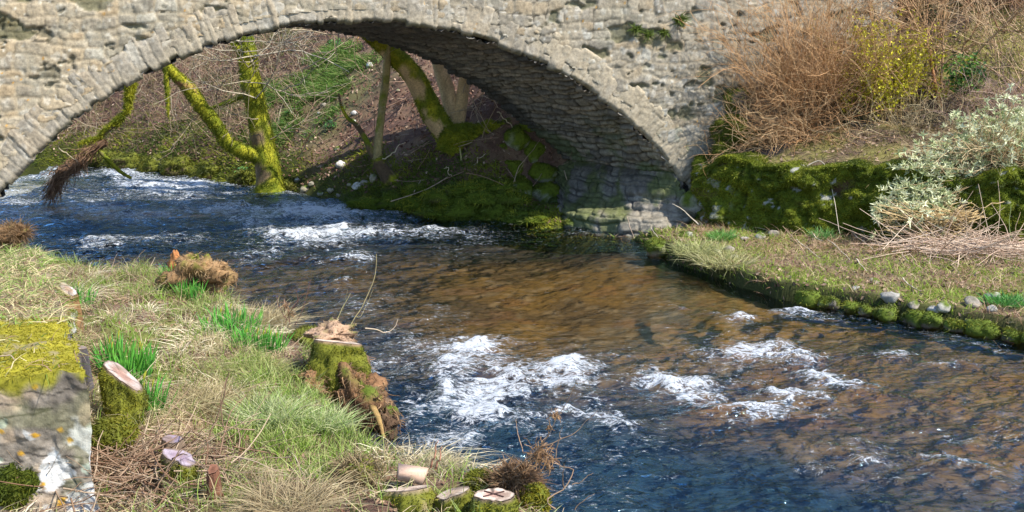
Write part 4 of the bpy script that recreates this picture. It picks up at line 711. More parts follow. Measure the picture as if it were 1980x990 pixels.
for k, (px, py, r, lb) in enumerate([(1722, 582, 22, 'grey pointed stone standing in the mossy row at the right waterline'), (1765, 596, 16, 'brownish flat stone right of the grey pointed one'), (1805, 612, 14, 'small pale stone low in the mossy row'), (1822, 622, 18, 'pale triangular stone touching the water at right'), (1880, 592, 22, 'large pale grey stone lying on the right bank grass'), (1918, 578, 18, 'whitish leaning stone near the right frame'), (1918, 602, 14, 'pinkish pale stone beside the large pale grey one'), (1690, 548, 12, 'small tan stone among dry leaves on the right bank'), (1655, 560, 9, 'tiny pale stone left of the tan one on the right bank'), (1725, 610, 14, 'light grey stone at the water below the grey pointed one'),
        (1495, 455, 12, 'rounded whitish stone at the foot of the mossy wall'), (1470, 462, 14, 'flat pale stone just left of the rounded whitish one'), (1440, 465, 9, 'small pale stone near the bridge corner'), (1410, 488, 15, 'broad white stone in the grass near the bridge corner'), (1385, 492, 12, 'white stone left of the broad white one'), (1420, 500, 9, 'small white stone below the broad white one'), (1330, 480, 11, 'small grey stone at the arch corner'), (1400, 425, 9, 'pale stone wedged in the foot of the mossy wall by the bridge'), (1620, 438, 12, 'grey stone showing through the moss wall foot'), (1545, 440, 10, 'brownish stone showing under the moss wall')]):
    p = hitg(zr, px, py, 10, 24); stone(p, PXD(r, p[1]), 140 + k, lb, None, .1, [(.30, .28, .24), (.25, .215, .17), (.37, .35, .31)][k % 3], .7)
stone(U(1272, 488, .05), .32, 170, 'mossy boulder at the arch corner where the bank meets the water', None, .7, (.28, .25, .2), .7, 700, 'mossy_boulder'); stone(U(1325, 468, .15), .28, 171, 'lichen covered flat boulder beside the arch foot', None, .35, (.33, .31, .24), .6, 200, 'mossy_boulder')
# abutment footing blocks
for k, (px, py, d, r, g, lb) in enumerate([(1105, 436, 22.0, .26, .7, 'mossy block at the water under the far end of the arch foot'), (1085, 400, 24.0, .34, .8, 'mossy block farthest back under the arch'), (1120, 412, 23.2, .26, .6, 'greenish block lying on the ledge of the arch foot'), (1065, 425, 22.6, .28, .85, 'mossy block where the moss bank meets the arch foot')]):
    stone(D(px, py, d), r, 180 + k, lb, None, g, (.30, .28, .23), .55, int(500 * g), 'footing_block', A([.075, .10, .02]))
stone(D(1345, 408, 21.3), .34, 92, 'lichen spotted stone filling the corner between arch foot and mossy wall', None, .35, (.30, .28, .23), 1., 200, 'corner_stone')
stone(D(1352, 378, 21.55), .22, 93, 'mossy stone set above the corner stone by the arch foot', None, .6, (.28, .26, .21), 1., 300, 'corner_stone')
# shrubs
def stems_part(P0_, D0, L, r0, K, wob, grav, c1, c2, t, rng, n2=0, n3=0, L2=(.3, .8), spread=.6, r2=.55, name='stems', sides=4):
    P = walk(P0_, D0, L, K, wob, grav, rng); M = len(P); bb = Bag(); v, f, c = tubes(P, np.linspace(1, .45, K)[None] * (r0 * (.6 + .8 * rng.random((M, 1)))), mixc(A(c1), A(c2), rng.random(M)), sides); bb.add(v, f, c); Q = None
    if n2:
        p, d = kids(P, n2, rng, .2, spread); Q = walk(p, d, L2[0] + (L2[1] - L2[0]) * rng.random(n2), 6, wob * 1.1, grav * .5, rng); v, f, c = tubes(Q, np.linspace(1, .5, 6)[None] * r0 * r2 * (.6 + .8 * rng.random((n2, 1))), mixc(A(c1), A(c2), rng.random(n2)), 3); bb.add(v, f, c)
    if n3:
        p, d = kids(Q, n3, rng, .2, spread); Q3 = walk(p, d, .5 * (L2[0] + (L2[1] - L2[0]) * rng.random(n3)), 5, wob * 1.2, 0, rng); v, f, c = tubes(Q3, np.linspace(1, .5, 5)[None] * r0 * r2 * .7 * np.ones((n3, 1)), mixc(A(c1), A(c2), rng.random(n3)), 3); bb.add(v, f, c); Q = Q3
    o = bb.build(name, M_twig, t)
    if name in ('branches', 'side_branches', 'crown'): o['kind'] = 'stuff'
    return P, Q
def base_pts(px, py, d, n, sx, sy, rng):
    p = on(zr, px, py, d); P = p + np.stack([sx * rng.standard_normal(n), sy * rng.standard_normal(n), 0 * np.ones(n)], -1); P[:, 2] = zr(P[:, 0], P[:, 1]) - .03; return P
OR1, OR2 = [.38, .20, .085], [.52, .34, .18]
t = empty('twiggy_shrub', on(zr, 1560, 250, 22.0), 'large leafless shrub of dense orange brown twigs against the bridge', 'shrub')
n = 240; B_ = base_pts(1560, 250, 22.0, n, .38, .25, rng); d0 = norm(np.stack([.55 * rng.standard_normal(n) - .08, -.35 * np.abs(rng.standard_normal(n)), 1.0 + .3 * rng.random(n)], -1)); stems_part(B_, d0, 1.2 + 2.2 * rng.random(n), .0075, 10, .15, .0, OR1, OR2, t, rng, 2200, 2200, (.35, 1.1), .45)
n = 130; B_ = base_pts(1530, 250, 21.6, n, .3, .2, rng); d0 = norm(np.stack([-1.1 + .7 * rng.standard_normal(n), -.4 * rng.random(n) - .1, .25 + .35 * rng.random(n)], -1)); stems_part(B_, d0, .8 + 1.0 * rng.random(n), .008, 10, .16, -.05, OR1, [.5, .36, .2], t, rng, 620, 500, (.25, .7), .6, name='low_stems')
n = 45; B_ = base_pts(1560, 255, 21.4, n, .25, .15, rng); d0 = norm(np.stack([.7 * rng.standard_normal(n), -.9 - .3 * rng.random(n), .35 - .3 * rng.random(n)], -1)); stems_part(B_, d0, .6 + .6 * rng.random(n), .007, 8, .15, -.08, OR1, [.46, .30, .16], t, rng, 120, 60, (.2, .4), .6, name='drooping_stems')
for px, py, d, lb, sd in ((1850, 165, 24.2, 'dense russet twig shrub high on the slope behind the young tree', 61), (1680, 150, 24.0, 'russet twig shrub behind the yellow leaved shrub', 62), (1960, 130, 23.6, 'russet twig shrub at the right frame above the silver leaves', 63)):
    t = empty('twiggy_shrub', on(zr, px, py, d), lb, 'shrub'); n = 110; rg = np.random.default_rng(sd); B_ = base_pts(px, py, d, n, .6, .3, rg); d0 = norm(np.stack([.6 * rg.standard_normal(n), -.3 * np.abs(rg.standard_normal(n)), 1. + .3 * rg.random(n)], -1)); stems_part(B_, d0, .9 + 1.6 * rg.random(n), .008, 9, .13, 0., [.36, .19, .10], [.52, .34, .2], t, rg, 700, 800, (.3, .9), .5)
t = empty('flowering_shrub', on(zr, 1700, 240, 21.6), 'upright shrub dotted with small yellow green spring leaves', 'shrub')
n = 95; B_ = base_pts(1705, 240, 21.6, n, .36, .2, rng); d0 = norm(np.stack([.28 * rng.standard_normal(n), .15 * rng.standard_normal(n), np.ones(n)], -1)); P, Q = stems_part(B_, d0, .9 + 1.1 * rng.random(n), .007, 9, .09, 0, [.30, .20, .08], [.45, .33, .14], t, rng, 650, 0, (.2, .5), .45)
p, d = kids(np.concatenate([Q, P[:, 3:9]]), 6500, rng, .0, .5); v, f, c = flakes(p + .03 * rng.standard_normal(p.shape), rdir(6500, rng), .05 + .03 * rng.random(6500), .03 + .015 * rng.random(6500), mixc(A([.32, .30, .015]), A([.70, .62, .03]), rng.random(6500)), rng, .5); Bag().add(v, f, c).build('leaves', M_leaf, t)
def bare_shrub(px, py, d, n, sx, lean, L, r, c1, c2, n2, n3, label, seed, buds=None, name='bare_shrub', spread=.5, wob=.13, cat='shrub', grav=0.):
    rg = np.random.default_rng(seed); t = empty(name, on(zr, px, py, d), label, cat); B_ = base_pts(px, py, d, n, sx, sx * .6, rg); d0 = norm(np.stack([lean[0] + .35 * rg.standard_normal(n), lean[1] + .3 * rg.standard_normal(n), lean[2] + 0 * np.ones(n)], -1))
    P, Q = stems_part(B_, d0, L * (.6 + .7 * rg.random(n)), r, 10, wob, grav, c1, c2, t, rg, n2, n3, (L * .15, L * .45), spread)
    if buds: p, _ = kids(Q, buds[0], rg, .2); v, f, c = flakes(p, rdir(buds[0], rg), .05, .035, mixc(A(buds[1]), A(buds[2]), rg.random(buds[0])), rg); Bag().add(v, f, c).build('buds', M_leaf, t)
    return t
BR1, BR2 = [.22, .13, .09], [.42, .30, .21]
bare_shrub(1812, 225, 21.8, 9, .08, (-.05, 0, 1), 3.0, .022, [.24, .13, .07], [.36, .24, .12], 170, 260, 'slender bare young tree with several upright brown stems beside the yellow shrub', 1, name='young_tree', cat='tree')
twig_thing('broken_stem', [[D(1822, 215, 21.5), D(1814, 185, 21.5), D(1806, 148, 21.55), D(1798, 95, 21.6)]], .045, [.42, .19, .08], 'short orange barked broken stem standing right of the yellow shrub', 'stem', sides=8, mat=M_bark)
bare_shrub(1985, 250, 21.5, 14, .2, (-.25, -.1, 1), 3.4, .013, [.34, .23, .13], [.46, .33, .2], 200, 320, 'pale yellowish bare shrub leaning in from the right frame', 2)
bare_shrub(1900, 180, 24.5, 90, .9, (.05, -.1, 1), 2.4, .008, BR1, BR2, 900, 1300, 'tangled brown bramble thicket on the upper right slope', 3, name='bramble_thicket', spread=.8, wob=.2, cat='thicket')
bare_shrub(1700, 130, 25.0, 80, .9, (0, -.1, 1), 2.6, .008, BR1, BR2, 800, 900, 'brown thicket behind the yellow shrub', 4, name='bramble_thicket', spread=.7, wob=.16, cat='thicket')
bare_shrub(1960, 90, 24.0, 40, .6, (-.1, -.1, 1), 2.2, .009, [.25, .14, .11], [.42, .28, .22], 500, 700, 'bare twigs with pinkish buds in the top right corner', 5, (260, [.55, .30, .26], [.7, .5, .45]), spread=.6)
bare_shrub(1950, 270, 20.8, 60, .5, (-.3, -.2, .7), 1.2, .007, [.27, .16, .12], [.45, .32, .25], 500, 500, 'pinkish brown dead bramble mound behind the silver leaved shrub', 6, spread=.9, wob=.25, cat='thicket', name='bramble_mound')
bare_shrub(1780, 262, 20.8, 40, .5, (.1, -.4, .5), 1.0, .006, [.32, .24, .12], [.5, .40, .24], 260, 160, 'low straw coloured twigs arching over the slope below the yellow shrub', 7, spread=.7, wob=.2, name='arching_twigs', cat='twigs')
def leafy(px, py, d, r, n, L, c1, c2, label, seed, name='evergreen_bush', fl=1., cat='bush'):
    rg = np.random.default_rng(seed); p = D(px, py, d); t = empty(name, p - A([0, 0, r]), label, cat); q = rdir(n, rg) * (r * rg.random(n)**.4)[:, None] * A([1, .7, fl]); q = q * (1 + .5 * fbm(q[:, 0] * 4, q[:, 1] * 4, q[:, 2] * 4, seed=seed))[:, None]
    v, f, c = flakes(p + q, norm(q + A([0, -.2, .3])), L * (.6 + .6 * rg.random(n)), L * .5 * (.6 + .6 * rg.random(n)), mixc(A(c1), A(c2), rg.random(n)**2), rg, .6); Bag().add(v, f, c).build('leaves', M_leaf, t)
    m = 14; P = walk(np.repeat((p - A([0, 0, r * 1.1]))[None], m, 0), norm(rdir(m, rg) * A([.8, .6, .3]) + A([0, 0, 1])), r * 1.5, 6, .15, 0, rg); v, f, c = tubes(P, np.full((m, 6), .008), A([.2, .14, .08])); Bag().add(v, f, c).build('stems', M_twig, t); return t
leafy(1868, 140, 20.9, .42, 420, .11, [.03, .10, .02], [.20, .33, .03], 'broad leaved bright green bush between bare stems on the right', 1, fl=.9)
leafy(1800, 60, 23.5, .55, 700, .10, [.02, .05, .012], [.06, .12, .02], 'dark evergreen bush behind the young tree', 2, fl=1.2)
leafy(1960, 20, 24.5, .5, 400, .10, [.03, .08, .015], [.10, .16, .03], 'dark leafy bush at the top right corner', 3)
tussock(1532, 222, .3, 700, .42, [.02, .10, .025], [.06, .22, .05], 'dark green grassy tuft under the orange twigs', 21, zr, 15, .02, .5, 'green_tuft', 'grass tuft')
# silver shrub
t = empty('silver_shrub', on(zr, 1890, 330, 19.3), 'sprawling shrub with silvery grey green leaves and bare woody stems hanging over the wall', 'shrub'); rg = np.random.default_rng(9)
n = 120; B_ = on(zr, 1925, 330, 19.2) + np.stack([.28 * rg.standard_normal(n), .2 * rg.standard_normal(n), .0 * np.ones(n)], -1); d0 = norm(np.stack([-.5 + .8 * rg.standard_normal(n), -.55 - .4 * rg.random(n), .35 + .6 * rg.random(n)], -1)); P, Q = stems_part(B_, d0, .9 + .9 * rg.random(n), .008, 11, .1, -.05, [.32, .22, .11], [.50, .38, .22], t, rg, 620, 0, (.12, .35), .6)
n = 190; u_ = np.linspace(0, 1, 12)[None, :, None]; q_ = lambda x0, x1, y0, y1, d_, s_: np.stack([D(x0 + (x1 - x0) * rg.random(), y0 + (y1 - y0) * rg.random(), d_ + s_ * rg.standard_normal()) for _ in range(n)])
b0, b1, b2_ = q_(1880, 2010, 340, 420, 18.7, .15), q_(1790, 1930, 420, 500, 18.1, .2), q_(1690, 1860, 385, 462, 17.9, .2); P2 = b0[:, None] * (1 - u_)**2 + 2 * b1[:, None] * u_ * (1 - u_) + b2_[:, None] * u_**2 + .02 * rg.standard_normal((n, 12, 3)); P2[:, :, 2] = np.maximum(P2[:, :, 2], .45)
v, f, c = tubes(P2, np.linspace(1, .5, 12)[None] * (.008 * (.6 + .7 * rg.random((n, 1)))), mixc(A([.34, .23, .10]), A([.56, .42, .22]), rg.random(n)), 4); Bag().add(v, f, c).build('hanging_stems', M_twig, t)
tt_ = []
for px, py, d_, q in [(1765, 335, 18.6, 55), (1830, 295, 19.0, 60), (1895, 255, 19.4, 60), (1950, 230, 19.6, 55), (1965, 290, 19.2, 60), (1738, 398, 18.2, 45), (1800, 375, 18.3, 55), (1865, 335, 18.7, 60), (1925, 320, 18.9, 50), (1780, 420, 18.0, 40)]:
    m_ = 66; tt_.append(D(px, py, d_) + PXD(q, d_) * np.clip(.55 * rg.standard_normal((m_, 3)), -1, 1) * A([1, .7, .75]))
tt_ = np.concatenate(tt_); b0 = on(zr, 1930, 330, 19.1) + .2 * rg.standard_normal((len(tt_), 3)) * A([1, 1, .2]); u_ = np.linspace(0, 1, 8)[None, :, None]; mid = (tt_ + b0) / 2 + A([0, 0, -.12]) + .1 * rg.standard_normal((len(tt_), 3)); cv = b0[:, None] * (1 - u_)**2 + 2 * mid[:, None] * u_ * (1 - u_) + tt_[:, None] * u_**2
v, f, c = tubes(cv[::2], np.linspace(1, .5, 8)[None] * .006 * np.ones((len(cv[::2]), 1)), A([.36, .26, .14]), 4); Bag().add(v, f, c).build('leafy_stems', M_twig, t)
tips = np.concatenate([tt_, cv[:, 6], Q[::5, -1], P2[::5, -1]]); m = len(tips); rep = 10; ctr = np.repeat(tips, rep, 0); dd = rdir(m * rep, rg) + A([0, -.15, .55]); c0 = np.repeat(mixc(A([.34, .39, .17]), A([.76, .75, .50]), rg.random(m)), rep, 0)
v, f, c = blades(ctr, norm(dd), .075 + .05 * rg.random(m * rep), .025, c0, rg, .25, .0, .1); Bag().add(v, f, c).build('leaves', M_leaf, t)
# dead stems
pc = hitg(zr, 1900, 492, 10, 24); n = 420; P = pc + np.stack([.75 * rng.standard_normal(n), .35 * rng.standard_normal(n), .04 + .14 * rng.random(n)], -1); d0 = rdir(n, rng) * A([1, .6, .25]) + A([0, 0, .08]); Pw = walk(P, d0, .4 + .8 * rng.random(n), 6, .06, -.01, rng); v, f, c = tubes(Pw, np.linspace(1, .6, 6)[None] * (.004 + .005 * rng.random((n, 1))), mixc(A([.34, .22, .15]), A([.58, .45, .33]), rng.random(n)), 4); tag(Bag().add(v, f, c).build('dead_stem_pile', M_twig), 'loose heap of pale dead stems on the right bank under the silver shrub', 'brush pile')
for k, (pts, lb) in enumerate([([(1555, 432), (1590, 445), (1625, 462)], 'long pale broken stem lying against the moss wall foot'), ([(1540, 470), (1565, 490), (1585, 505)], 'pale bare stick on the right bank pointing to the river'), ([(1568, 450), (1575, 480), (1590, 502)], 'forked whitish stick standing by the moss wall'), ([(1600, 470), (1625, 490), (1645, 510)], 'brownish stick crossing the right bank grass'), ([(1655, 508), (1665, 520), (1675, 532)], 'short straw coloured stick low on the right bank'), ([(1745, 545), (1760, 560), (1780, 572)], 'straight stick among dry leaves on the right bank'), ([(1640, 450), (1670, 475), (1690, 490)], 'dark thin stick under the silver shrub'), ([(1290, 500), (1275, 470), (1258, 445)], 'thin straw stem bending over the water at the arch corner'), ([(1350, 440), (1325, 415), (1300, 400)], 'yellow straw stem leaning across the arch foot'), ([(1740, 310), (1722, 275), (1700, 240)], 'thick pale stick leaning on the slope below the yellow shrub')]):
    p = []
    for i, (a, b2) in enumerate(pts): q = hitg(zr, a, b2, 10, 24) if k < 7 else D(a, b2, 19.3 if k < 9 else 20.6 + .4 * i); p.append(q + A([0, 0, .05 + (.12 * i if k == 2 else 0)]))
    twig_thing('stick', [p], .012, [.52, .44, .33], lb, 'stick', seed=60 + k)
for k, (px, y0, y1, lb) in enumerate([(1804, 515, 440, 'tall dry stalk standing left on the right bank'), (1868, 470, 405, 'dry stalk behind the dead stem heap'), (1897, 480, 400, 'leaning dry stalk right of the heap middle'), (1957, 480, 395, 'greenish tall stalk near the right frame'), (1972, 478, 410, 'straw stalk beside the greenish tall one')]):
    twig_thing('dry_stalk', [[D(px, y0, 17.6 if k else 17.0), D(px + 4 - 3 * k, (y0 + y1) / 2, 17.6 if k else 17.0), D(px + 3 * (k % 3) - 2, y1, 17.6 if k else 17.0)]], .010, [.45, .33, .2] if k != 3 else [.25, .30, .12], lb, 'stalk', seed=80 + k)
for k in range(1):
    rough_lump('brown_tuft', D(1385, 436, 20.6), A([.16, .12, .26]), 90, 'rusty brown withered tuft at the bridge corner', 'dead plant', (.30, .15, .07), 0, ('fibre', 900, [.28, .14, .06], [.46, .28, .14], .14, .01, .3))
tussock(1350, 492, .35, 700, .34, [.42, .40, .18], [.28, .30, .10], 'straw tipped grass drooping to the water near the arch corner', 22, zr, 12, .012, .9); tussock(1400, 515, .4, 700, .32, [.48, .42, .22], [.30, .32, .1], 'pale straw tussock on the right bank edge', 23, zr, 12, .012, .9); tussock(1590, 462, .16, 200, .26, [.10, .26, .06], [.20, .34, .10], 'small fresh green tuft by the moss wall foot', 24, zr, 12, .012, .4); tussock(1945, 590, .22, 350, .2, [.07, .24, .05], [.16, .36, .08], 'fresh green plant among stones at the right waterline', 25, zr, 10, .02, .5); tussock(1395, 462, .2, 350, .22, [.10, .26, .05], [.2, .36, .08], 'fresh green tuft at the bridge corner', 26, zr, 12, .014, .5)
# small ferns in the bridge face
for k, (px, py, r, lb) in enumerate([(1228, 57, 11, 'leftmost dark green fern growing in the bridge masonry'), (1251, 66, 10, 'middle fern tuft in the bridge masonry'), (1282, 63, 8, 'small fern tuft right of the middle one in the bridge face'), (1313, 38, 12, 'highest fern tuft in the bridge masonry')]):
    u, z_ = face_uz(px, py); c0 = face(A(u), A(z_), A(.04)); n = 110; rg = np.random.default_rng(k); r = PXD(r, 21.5); P = c0 + r * .35 * rg.standard_normal((n, 3)) * A([1, .15, .6]); v, f, c = blades(P, norm(rdir(n, rg) + A([.1, -.8, .3])), r * (.8 + .8 * rg.random(n)), .016, mixc(A([.05, .08, .015]), A([.15, .20, .03]), rg.random(n)), rg, .6, .0, .2); tag(Bag().add(v, f, c).build('wall_fern', M_grass), lb, 'fern')

# ------------------------------------------------------------------ THINGS: beyond the arch
rng = np.random.default_rng(99)
def mcol(V, N, seed, moss, bark, mc1=(.13, .16, .012), mc2=(.30, .29, .02), up=.5, sc=2.2):
    m = ss(.12, -.12, fbm(V[:, 0] * sc, V[:, 1] * sc, V[:, 2] * sc, o=4, seed=seed) + .45 - moss - up * N[:, 2] * .5); t = ss(-.2, .25, fbm(V[:, 0] * 5, V[:, 1] * 5, V[:, 2] * 5, o=3, seed=seed + 1))
    return mixc(A(bark) * (1 + .5 * fbm(V[:, 0] * 9, V[:, 1] * 9, V[:, 2] * 3, o=3, seed=seed + 2)[:, None]), mixc(A(mc1), A(mc2), t), m), m
def add_limb(t, name, pts, rad, seed, moss, bark, n=70, fz=3000, lump=.14, up=.5, sub=None, L=.04, freq=4., side=None):
    V, Q, N = limb(pts, rad, n, 22, lump, seed, True, freq); c, m = mcol(V, N + (0 if side is None else A(side) * .8), seed, moss, bark, up=up); o = mesh(name, V, Q, M_bark, t, c)
    if fnorm(V, Q)[200:260].__mul__(N[Q[200:260, 0]]).sum() < 0: Q = Q[:, ::-1]
    if fz: fuzz(sub or 'moss', V, Q, fz, o, np.random.default_rng(seed), A([.12, .15, .01]), A([.36, .36, .025]), L, m, .014, .05)
    return o
def twigs_on(t, starts, dirs, L, r, c1, c2, n2, seed, name='branches', grav=.02, n3=0):
    rg = np.random.default_rng(seed); return stems_part(np.asarray(starts), np.asarray(dirs), L, r, 9, .16, grav, c1, c2, t, rg, n2, n3, (.3, 1.1), .6, .55, name)
PX = lambda pts, d0, d1=None: [D(a, b2, d0 + ((d1 if d1 is not None else d0) - d0) * i / (len(pts) - 1)) for i, (a, b2) in enumerate(pts)]
# big mossy tree left
d = 27.6; t = empty('mossy_tree', D(522, 366, d), 'moss covered riverside tree with a thick upright trunk and a limb leaning left', 'tree')
add_limb(t, 'trunk', PX([(524, 374), (519, 345), (511, 290), (497, 215), (485, 150), (474, 85), (462, 20), (440, -80), (425, -220)], d), [.46, .33, .30, .26, .235, .21, .19, .17, .14], 1, .62, (.20, .14, .08), fz=9000)
add_limb(t, 'leaning_limb', PX([(510, 305), (470, 293), (440, 275), (418, 243), (392, 210), (365, 172), (342, 148), (318, 122), (280, 60), (230, -60)], d - .1, d - 1.2), [.19, .165, .155, .175, .165, .15, .13, .115, .10, .07], 2, .66, (.30, .16, .09), fz=6000)
add_limb(t, 'limb', PX([(492, 175), (470, 185), (448, 195), (420, 205), (392, 215)], d), [.08, .06, .05, .04, .02], 3, .75, (.22, .16, .08), 40, 500)
add_limb(t, 'limb', PX([(476, 90), (462, 95), (448, 80), (440, 60)], d - .2), [.09, .08, .06, .04], 4, .8, (.22, .16, .08), 40, 500)
add_limb(t, 'limb', PX([(320, 125), (322, 150), (324, 190), (326, 230)], d - 1.0), [.06, .06, .045, .02], 8, .85, (.22, .16, .08), 40, 700)
twigs_on(t, PX([(500, 230), (420, 243), (392, 210), (365, 172), (508, 280), (485, 150)], d - .2), rdir(6, rng) + A([0, -.3, .3]), 1.4, .014, [.26, .2, .12], [.46, .38, .26], 60, 9, 'side_branches', n3=80)
s0 = PX([(470, 100), (480, 130), (488, 160), (465, 80), (478, 110), (485, 120), (470, 60), (495, 190)], d - .25); twigs_on(t, s0 + s0, np.concatenate([np.tile([[.9, -.3, .25]], (8, 1)), np.tile([[-.8, -.4, -.05]], (8, 1))]) + .45 * rng.standard_normal((16, 3)), 1.6 + 1.2 * rng.random(16), .016, [.30, .25, .17], [.50, .44, .33], 130, 6, n3=150)
twigs_on(t, PX([(440, -80), (436, -110), (430, -150), (428, -180), (425, -220), (450, -30), (445, -60), (425, -219)], d), rdir(8, rng) * .7 + A([0, 0, .6]), 2.6, .03, [.2, .15, .1], [.32, .25, .16], 90, 7, 'crown')
# right hand group: leaning mossy trunk + two pale stems
d = 25.4; t = empty('leaning_tree', D(875, 300, d), 'multi stemmed tree whose thick pale trunk leans left under a mat of moss', 'tree')
add_limb(t, 'leaning_trunk', PX([(885, 300), (862, 258), (842, 228), (818, 182), (795, 142), (765, 110), (732, 80), (690, 40), (640, -40), (590, -150)], d, d - .6), [.30, .26, .255, .245, .23, .21, .19, .17, .15, .11], 11, .52, (.50, .35, .19), 90, 7000, .08, .9, 'moss_mat', side=(.9, 0, .5))
add_limb(t, 'pale_stem', PX([(884, 260), (872, 205), (860, 160), (846, 110), (826, 20), (800, -120)], d + .35), [.2, .185, .175, .165, .14, .1], 12, .0, (.5, .37, .22), 60, 0, .05)
add_limb(t, 'pale_stem', PX([(882, 258), (889, 215), (895, 180), (902, 130), (912, 40), (918, -100)], d + .3), [.17, .16, .145, .135, .12, .09], 13, .0, (.46, .33, .18), 60, 0, .05)
add_limb(t, 'root_base', PX([(872, 300), (885, 275), (905, 262), (935, 258), (965, 248), (990, 238)], d - .35, d - .2), [.22, .32, .27, .2, .15, .1], 14, .95, (.25, .17, .09), 60, 7000, .5, L=.07)
add_limb(t, 'root', PX([(890, 270), (895, 300), (900, 330), (915, 350)], d - .4), [.22, .2, .2, .12], 15, .85, (.3, .2, .1), 40, 2500, .5, L=.06)
add_limb(t, 'root', PX([(905, 262), (940, 275), (960, 290), (975, 305)], d - .4), [.14, .11, .1, .06], 16, .85, (.3, .2, .1), 40, 1500, .5, L=.06)
twigs_on(t, PX([(640, -40), (600, -120), (592, -148), (810, -60), (802, -110), (915, -60), (918, -98), (820, 0)], d), rdir(8, rng) * .8 + A([0, 0, .7]), 2.4, .03, [.26, .18, .1], [.38, .28, .17], 90, 17, 'crown')
stone(D(925, 292, d - .6), .12, 230, 'pale bare patch of root wood at the base of the leaning tree', None, .2, (.45, .36, .24)) if 0 else None
twigs_on(t, PX([(795, 142), (765, 110), (860, 160), (889, 215), (895, 180), (842, 228)], d), rdir(6, rng) + A([.2, .2, .3]), 1.2, .012, [.3, .22, .13], [.5, .4, .26], 50, 18, 'side_branches', n3=60)
# forked sapling
d = 24.9; t = empty('forked_sapling', D(762, 362, d), 'slim forked sapling standing on the far waterside in front of dark soil', 'sapling')
add_limb(t, 'trunk', PX([(768, 372), (752, 345), (738, 325), (729, 305)], d), [.24, .19, .16, .14], 21, .45, (.09, .06, .035), 40, 700)
add_limb(t, 'stem', PX([(728, 308), (732, 270), (738, 215), (745, 160), (749, 110), (753, 40), (760, -80)], d), [.11, .095, .09, .085, .08, .06, .04], 22, .3, (.30, .24, .11), 60, 0, .08)
add_limb(t, 'stem', PX([(728, 308), (716, 290), (706, 268), (690, 243), (672, 228), (660, 205), (655, 180)], d), [.09, .075, .065, .055, .045, .03, .02], 23, .15, (.12, .085, .05), 60, 0, .08)
twigs_on(t, PX([(745, 150), (742, 185), (738, 215), (672, 228), (690, 243), (750, 90)], d), rdir(6, rng), 1.1, .012, [.25, .2, .12], [.4, .34, .22], 24, 24)
# hanging mossy limb with flood debris
d = 25.0; t = empty('hanging_branch', D(190, 290, d), 'broken branch wrapped in vivid green moss hanging over the water at left', 'branch')
add_limb(t, 'branch', PX([(262, 60), (258, 120), (252, 165), (247, 200), (243, 218), (225, 236), (205, 252), (190, 268), (172, 290), (150, 305)], d), [.09, .10, .11, .08, .07, .09, .08, .07, .06, .04], 31, .95, (.16, .12, .08), 80, 4500, .35, L=.05)
add_limb(t, 'side_branch', PX([(190, 268), (170, 272), (150, 280)], d), [.05, .045, .02], 32, .9, (.16, .12, .08), 30, 400)
add_limb(t, 'side_branch', PX([(182, 275), (200, 300), (230, 330), (255, 345)], d), [.05, .05, .04, .03], 33, .4, (.16, .12, .08), 30, 200)
twigs_on(t, PX([(225, 236), (205, 252), (190, 268), (172, 290), (240, 220)], d), rdir(5, rng) - A([.2, 0, 0]), .9, .01, [.25, .2, .13], [.42, .36, .25], 40, 34)
t = empty('flood_debris', D(140, 320, d), 'shaggy brown clump of flood debris hanging from the mossy broken branch', 'flood debris'); b_ = Bag(); axis = spline(A(PX([(205, 275), (165, 295), (150, 318), (120, 335), (108, 360), (92, 382)], d)), 200)
for wdt, n in ((.16, 700),):
    i = (rng.random(n) * 170).astype(int); w_ = np.interp(i, [0, 40, 80, 120, 150, 200], [.08, .13, .14, .17, .13, .02]); P = axis[i] + w_[:, None] * .6 * rng.standard_normal((n, 3)); d0 = norm(axis[np.minimum(i + 25, 199)] - axis[i] + .06 * rng.standard_normal((n, 3))); Pw = walk(P, d0, .18 + .32 * rng.random(n), 6, .16, -.08, rng); v, f, c = tubes(Pw, np.full((n, 6), .006) * (.6 + .8 * rng.random((n, 1))), mixc(A([.16, .085, .05]), A([.38, .24, .15]), rng.random(n)), 3); b_.add(v, f, c)
b_.build('fibres', M_twig, t); P = axis[::3]; v, f, _ = limb(P, [.07, .1, .09, .12, .07, .015], 60, 14, .4, 3); mesh('core', v, f, M_bark, t, A([.15, .09, .055]) + 0 * v)
# hillside cover
hv = (hV[:, 0] > -21) * (hV[:, 0] < 5) * (hV[:, 1] < 44) * ss(.1, .5, far_sd(hV[:, 0], hV[:, 1]))
def gpat(P): g = D(600, 110, 32.); return ss(-.15, .2, fbm(P[:, 0] * 1.6, P[:, 1] * 1.6, o=4, seed=502) + .08) * ss(1.15, .5, np.hypot((P[:, 0] - g[0]) / 1.7, (P[:, 1] - g[1]) / 2.4) + .45 * fbm(P[:, 0] * 1.2, P[:, 1] * 1.2, o=3, seed=501))
P, N, _ = scatter(hV, hF, 34000, rng, hv * (1 - gpat(hV) * .8)); k = len(P); v, f, c = flakes(P + N * .03, N, .06 + .07 * rng.random(k), .03 + .04 * rng.random(k), mixc(mixc(A([.10, .05, .038]), A([.21, .12, .085]), rng.random(k)), A([.38, .28, .2]), (rng.random(k) > .9)), rng, .6); tag(Bag().add(v, f, c).build('leaf_litter', M_litter), 'reddish brown leaf litter covering the slope beyond the arch', 'leaf litter', kind='stuff')
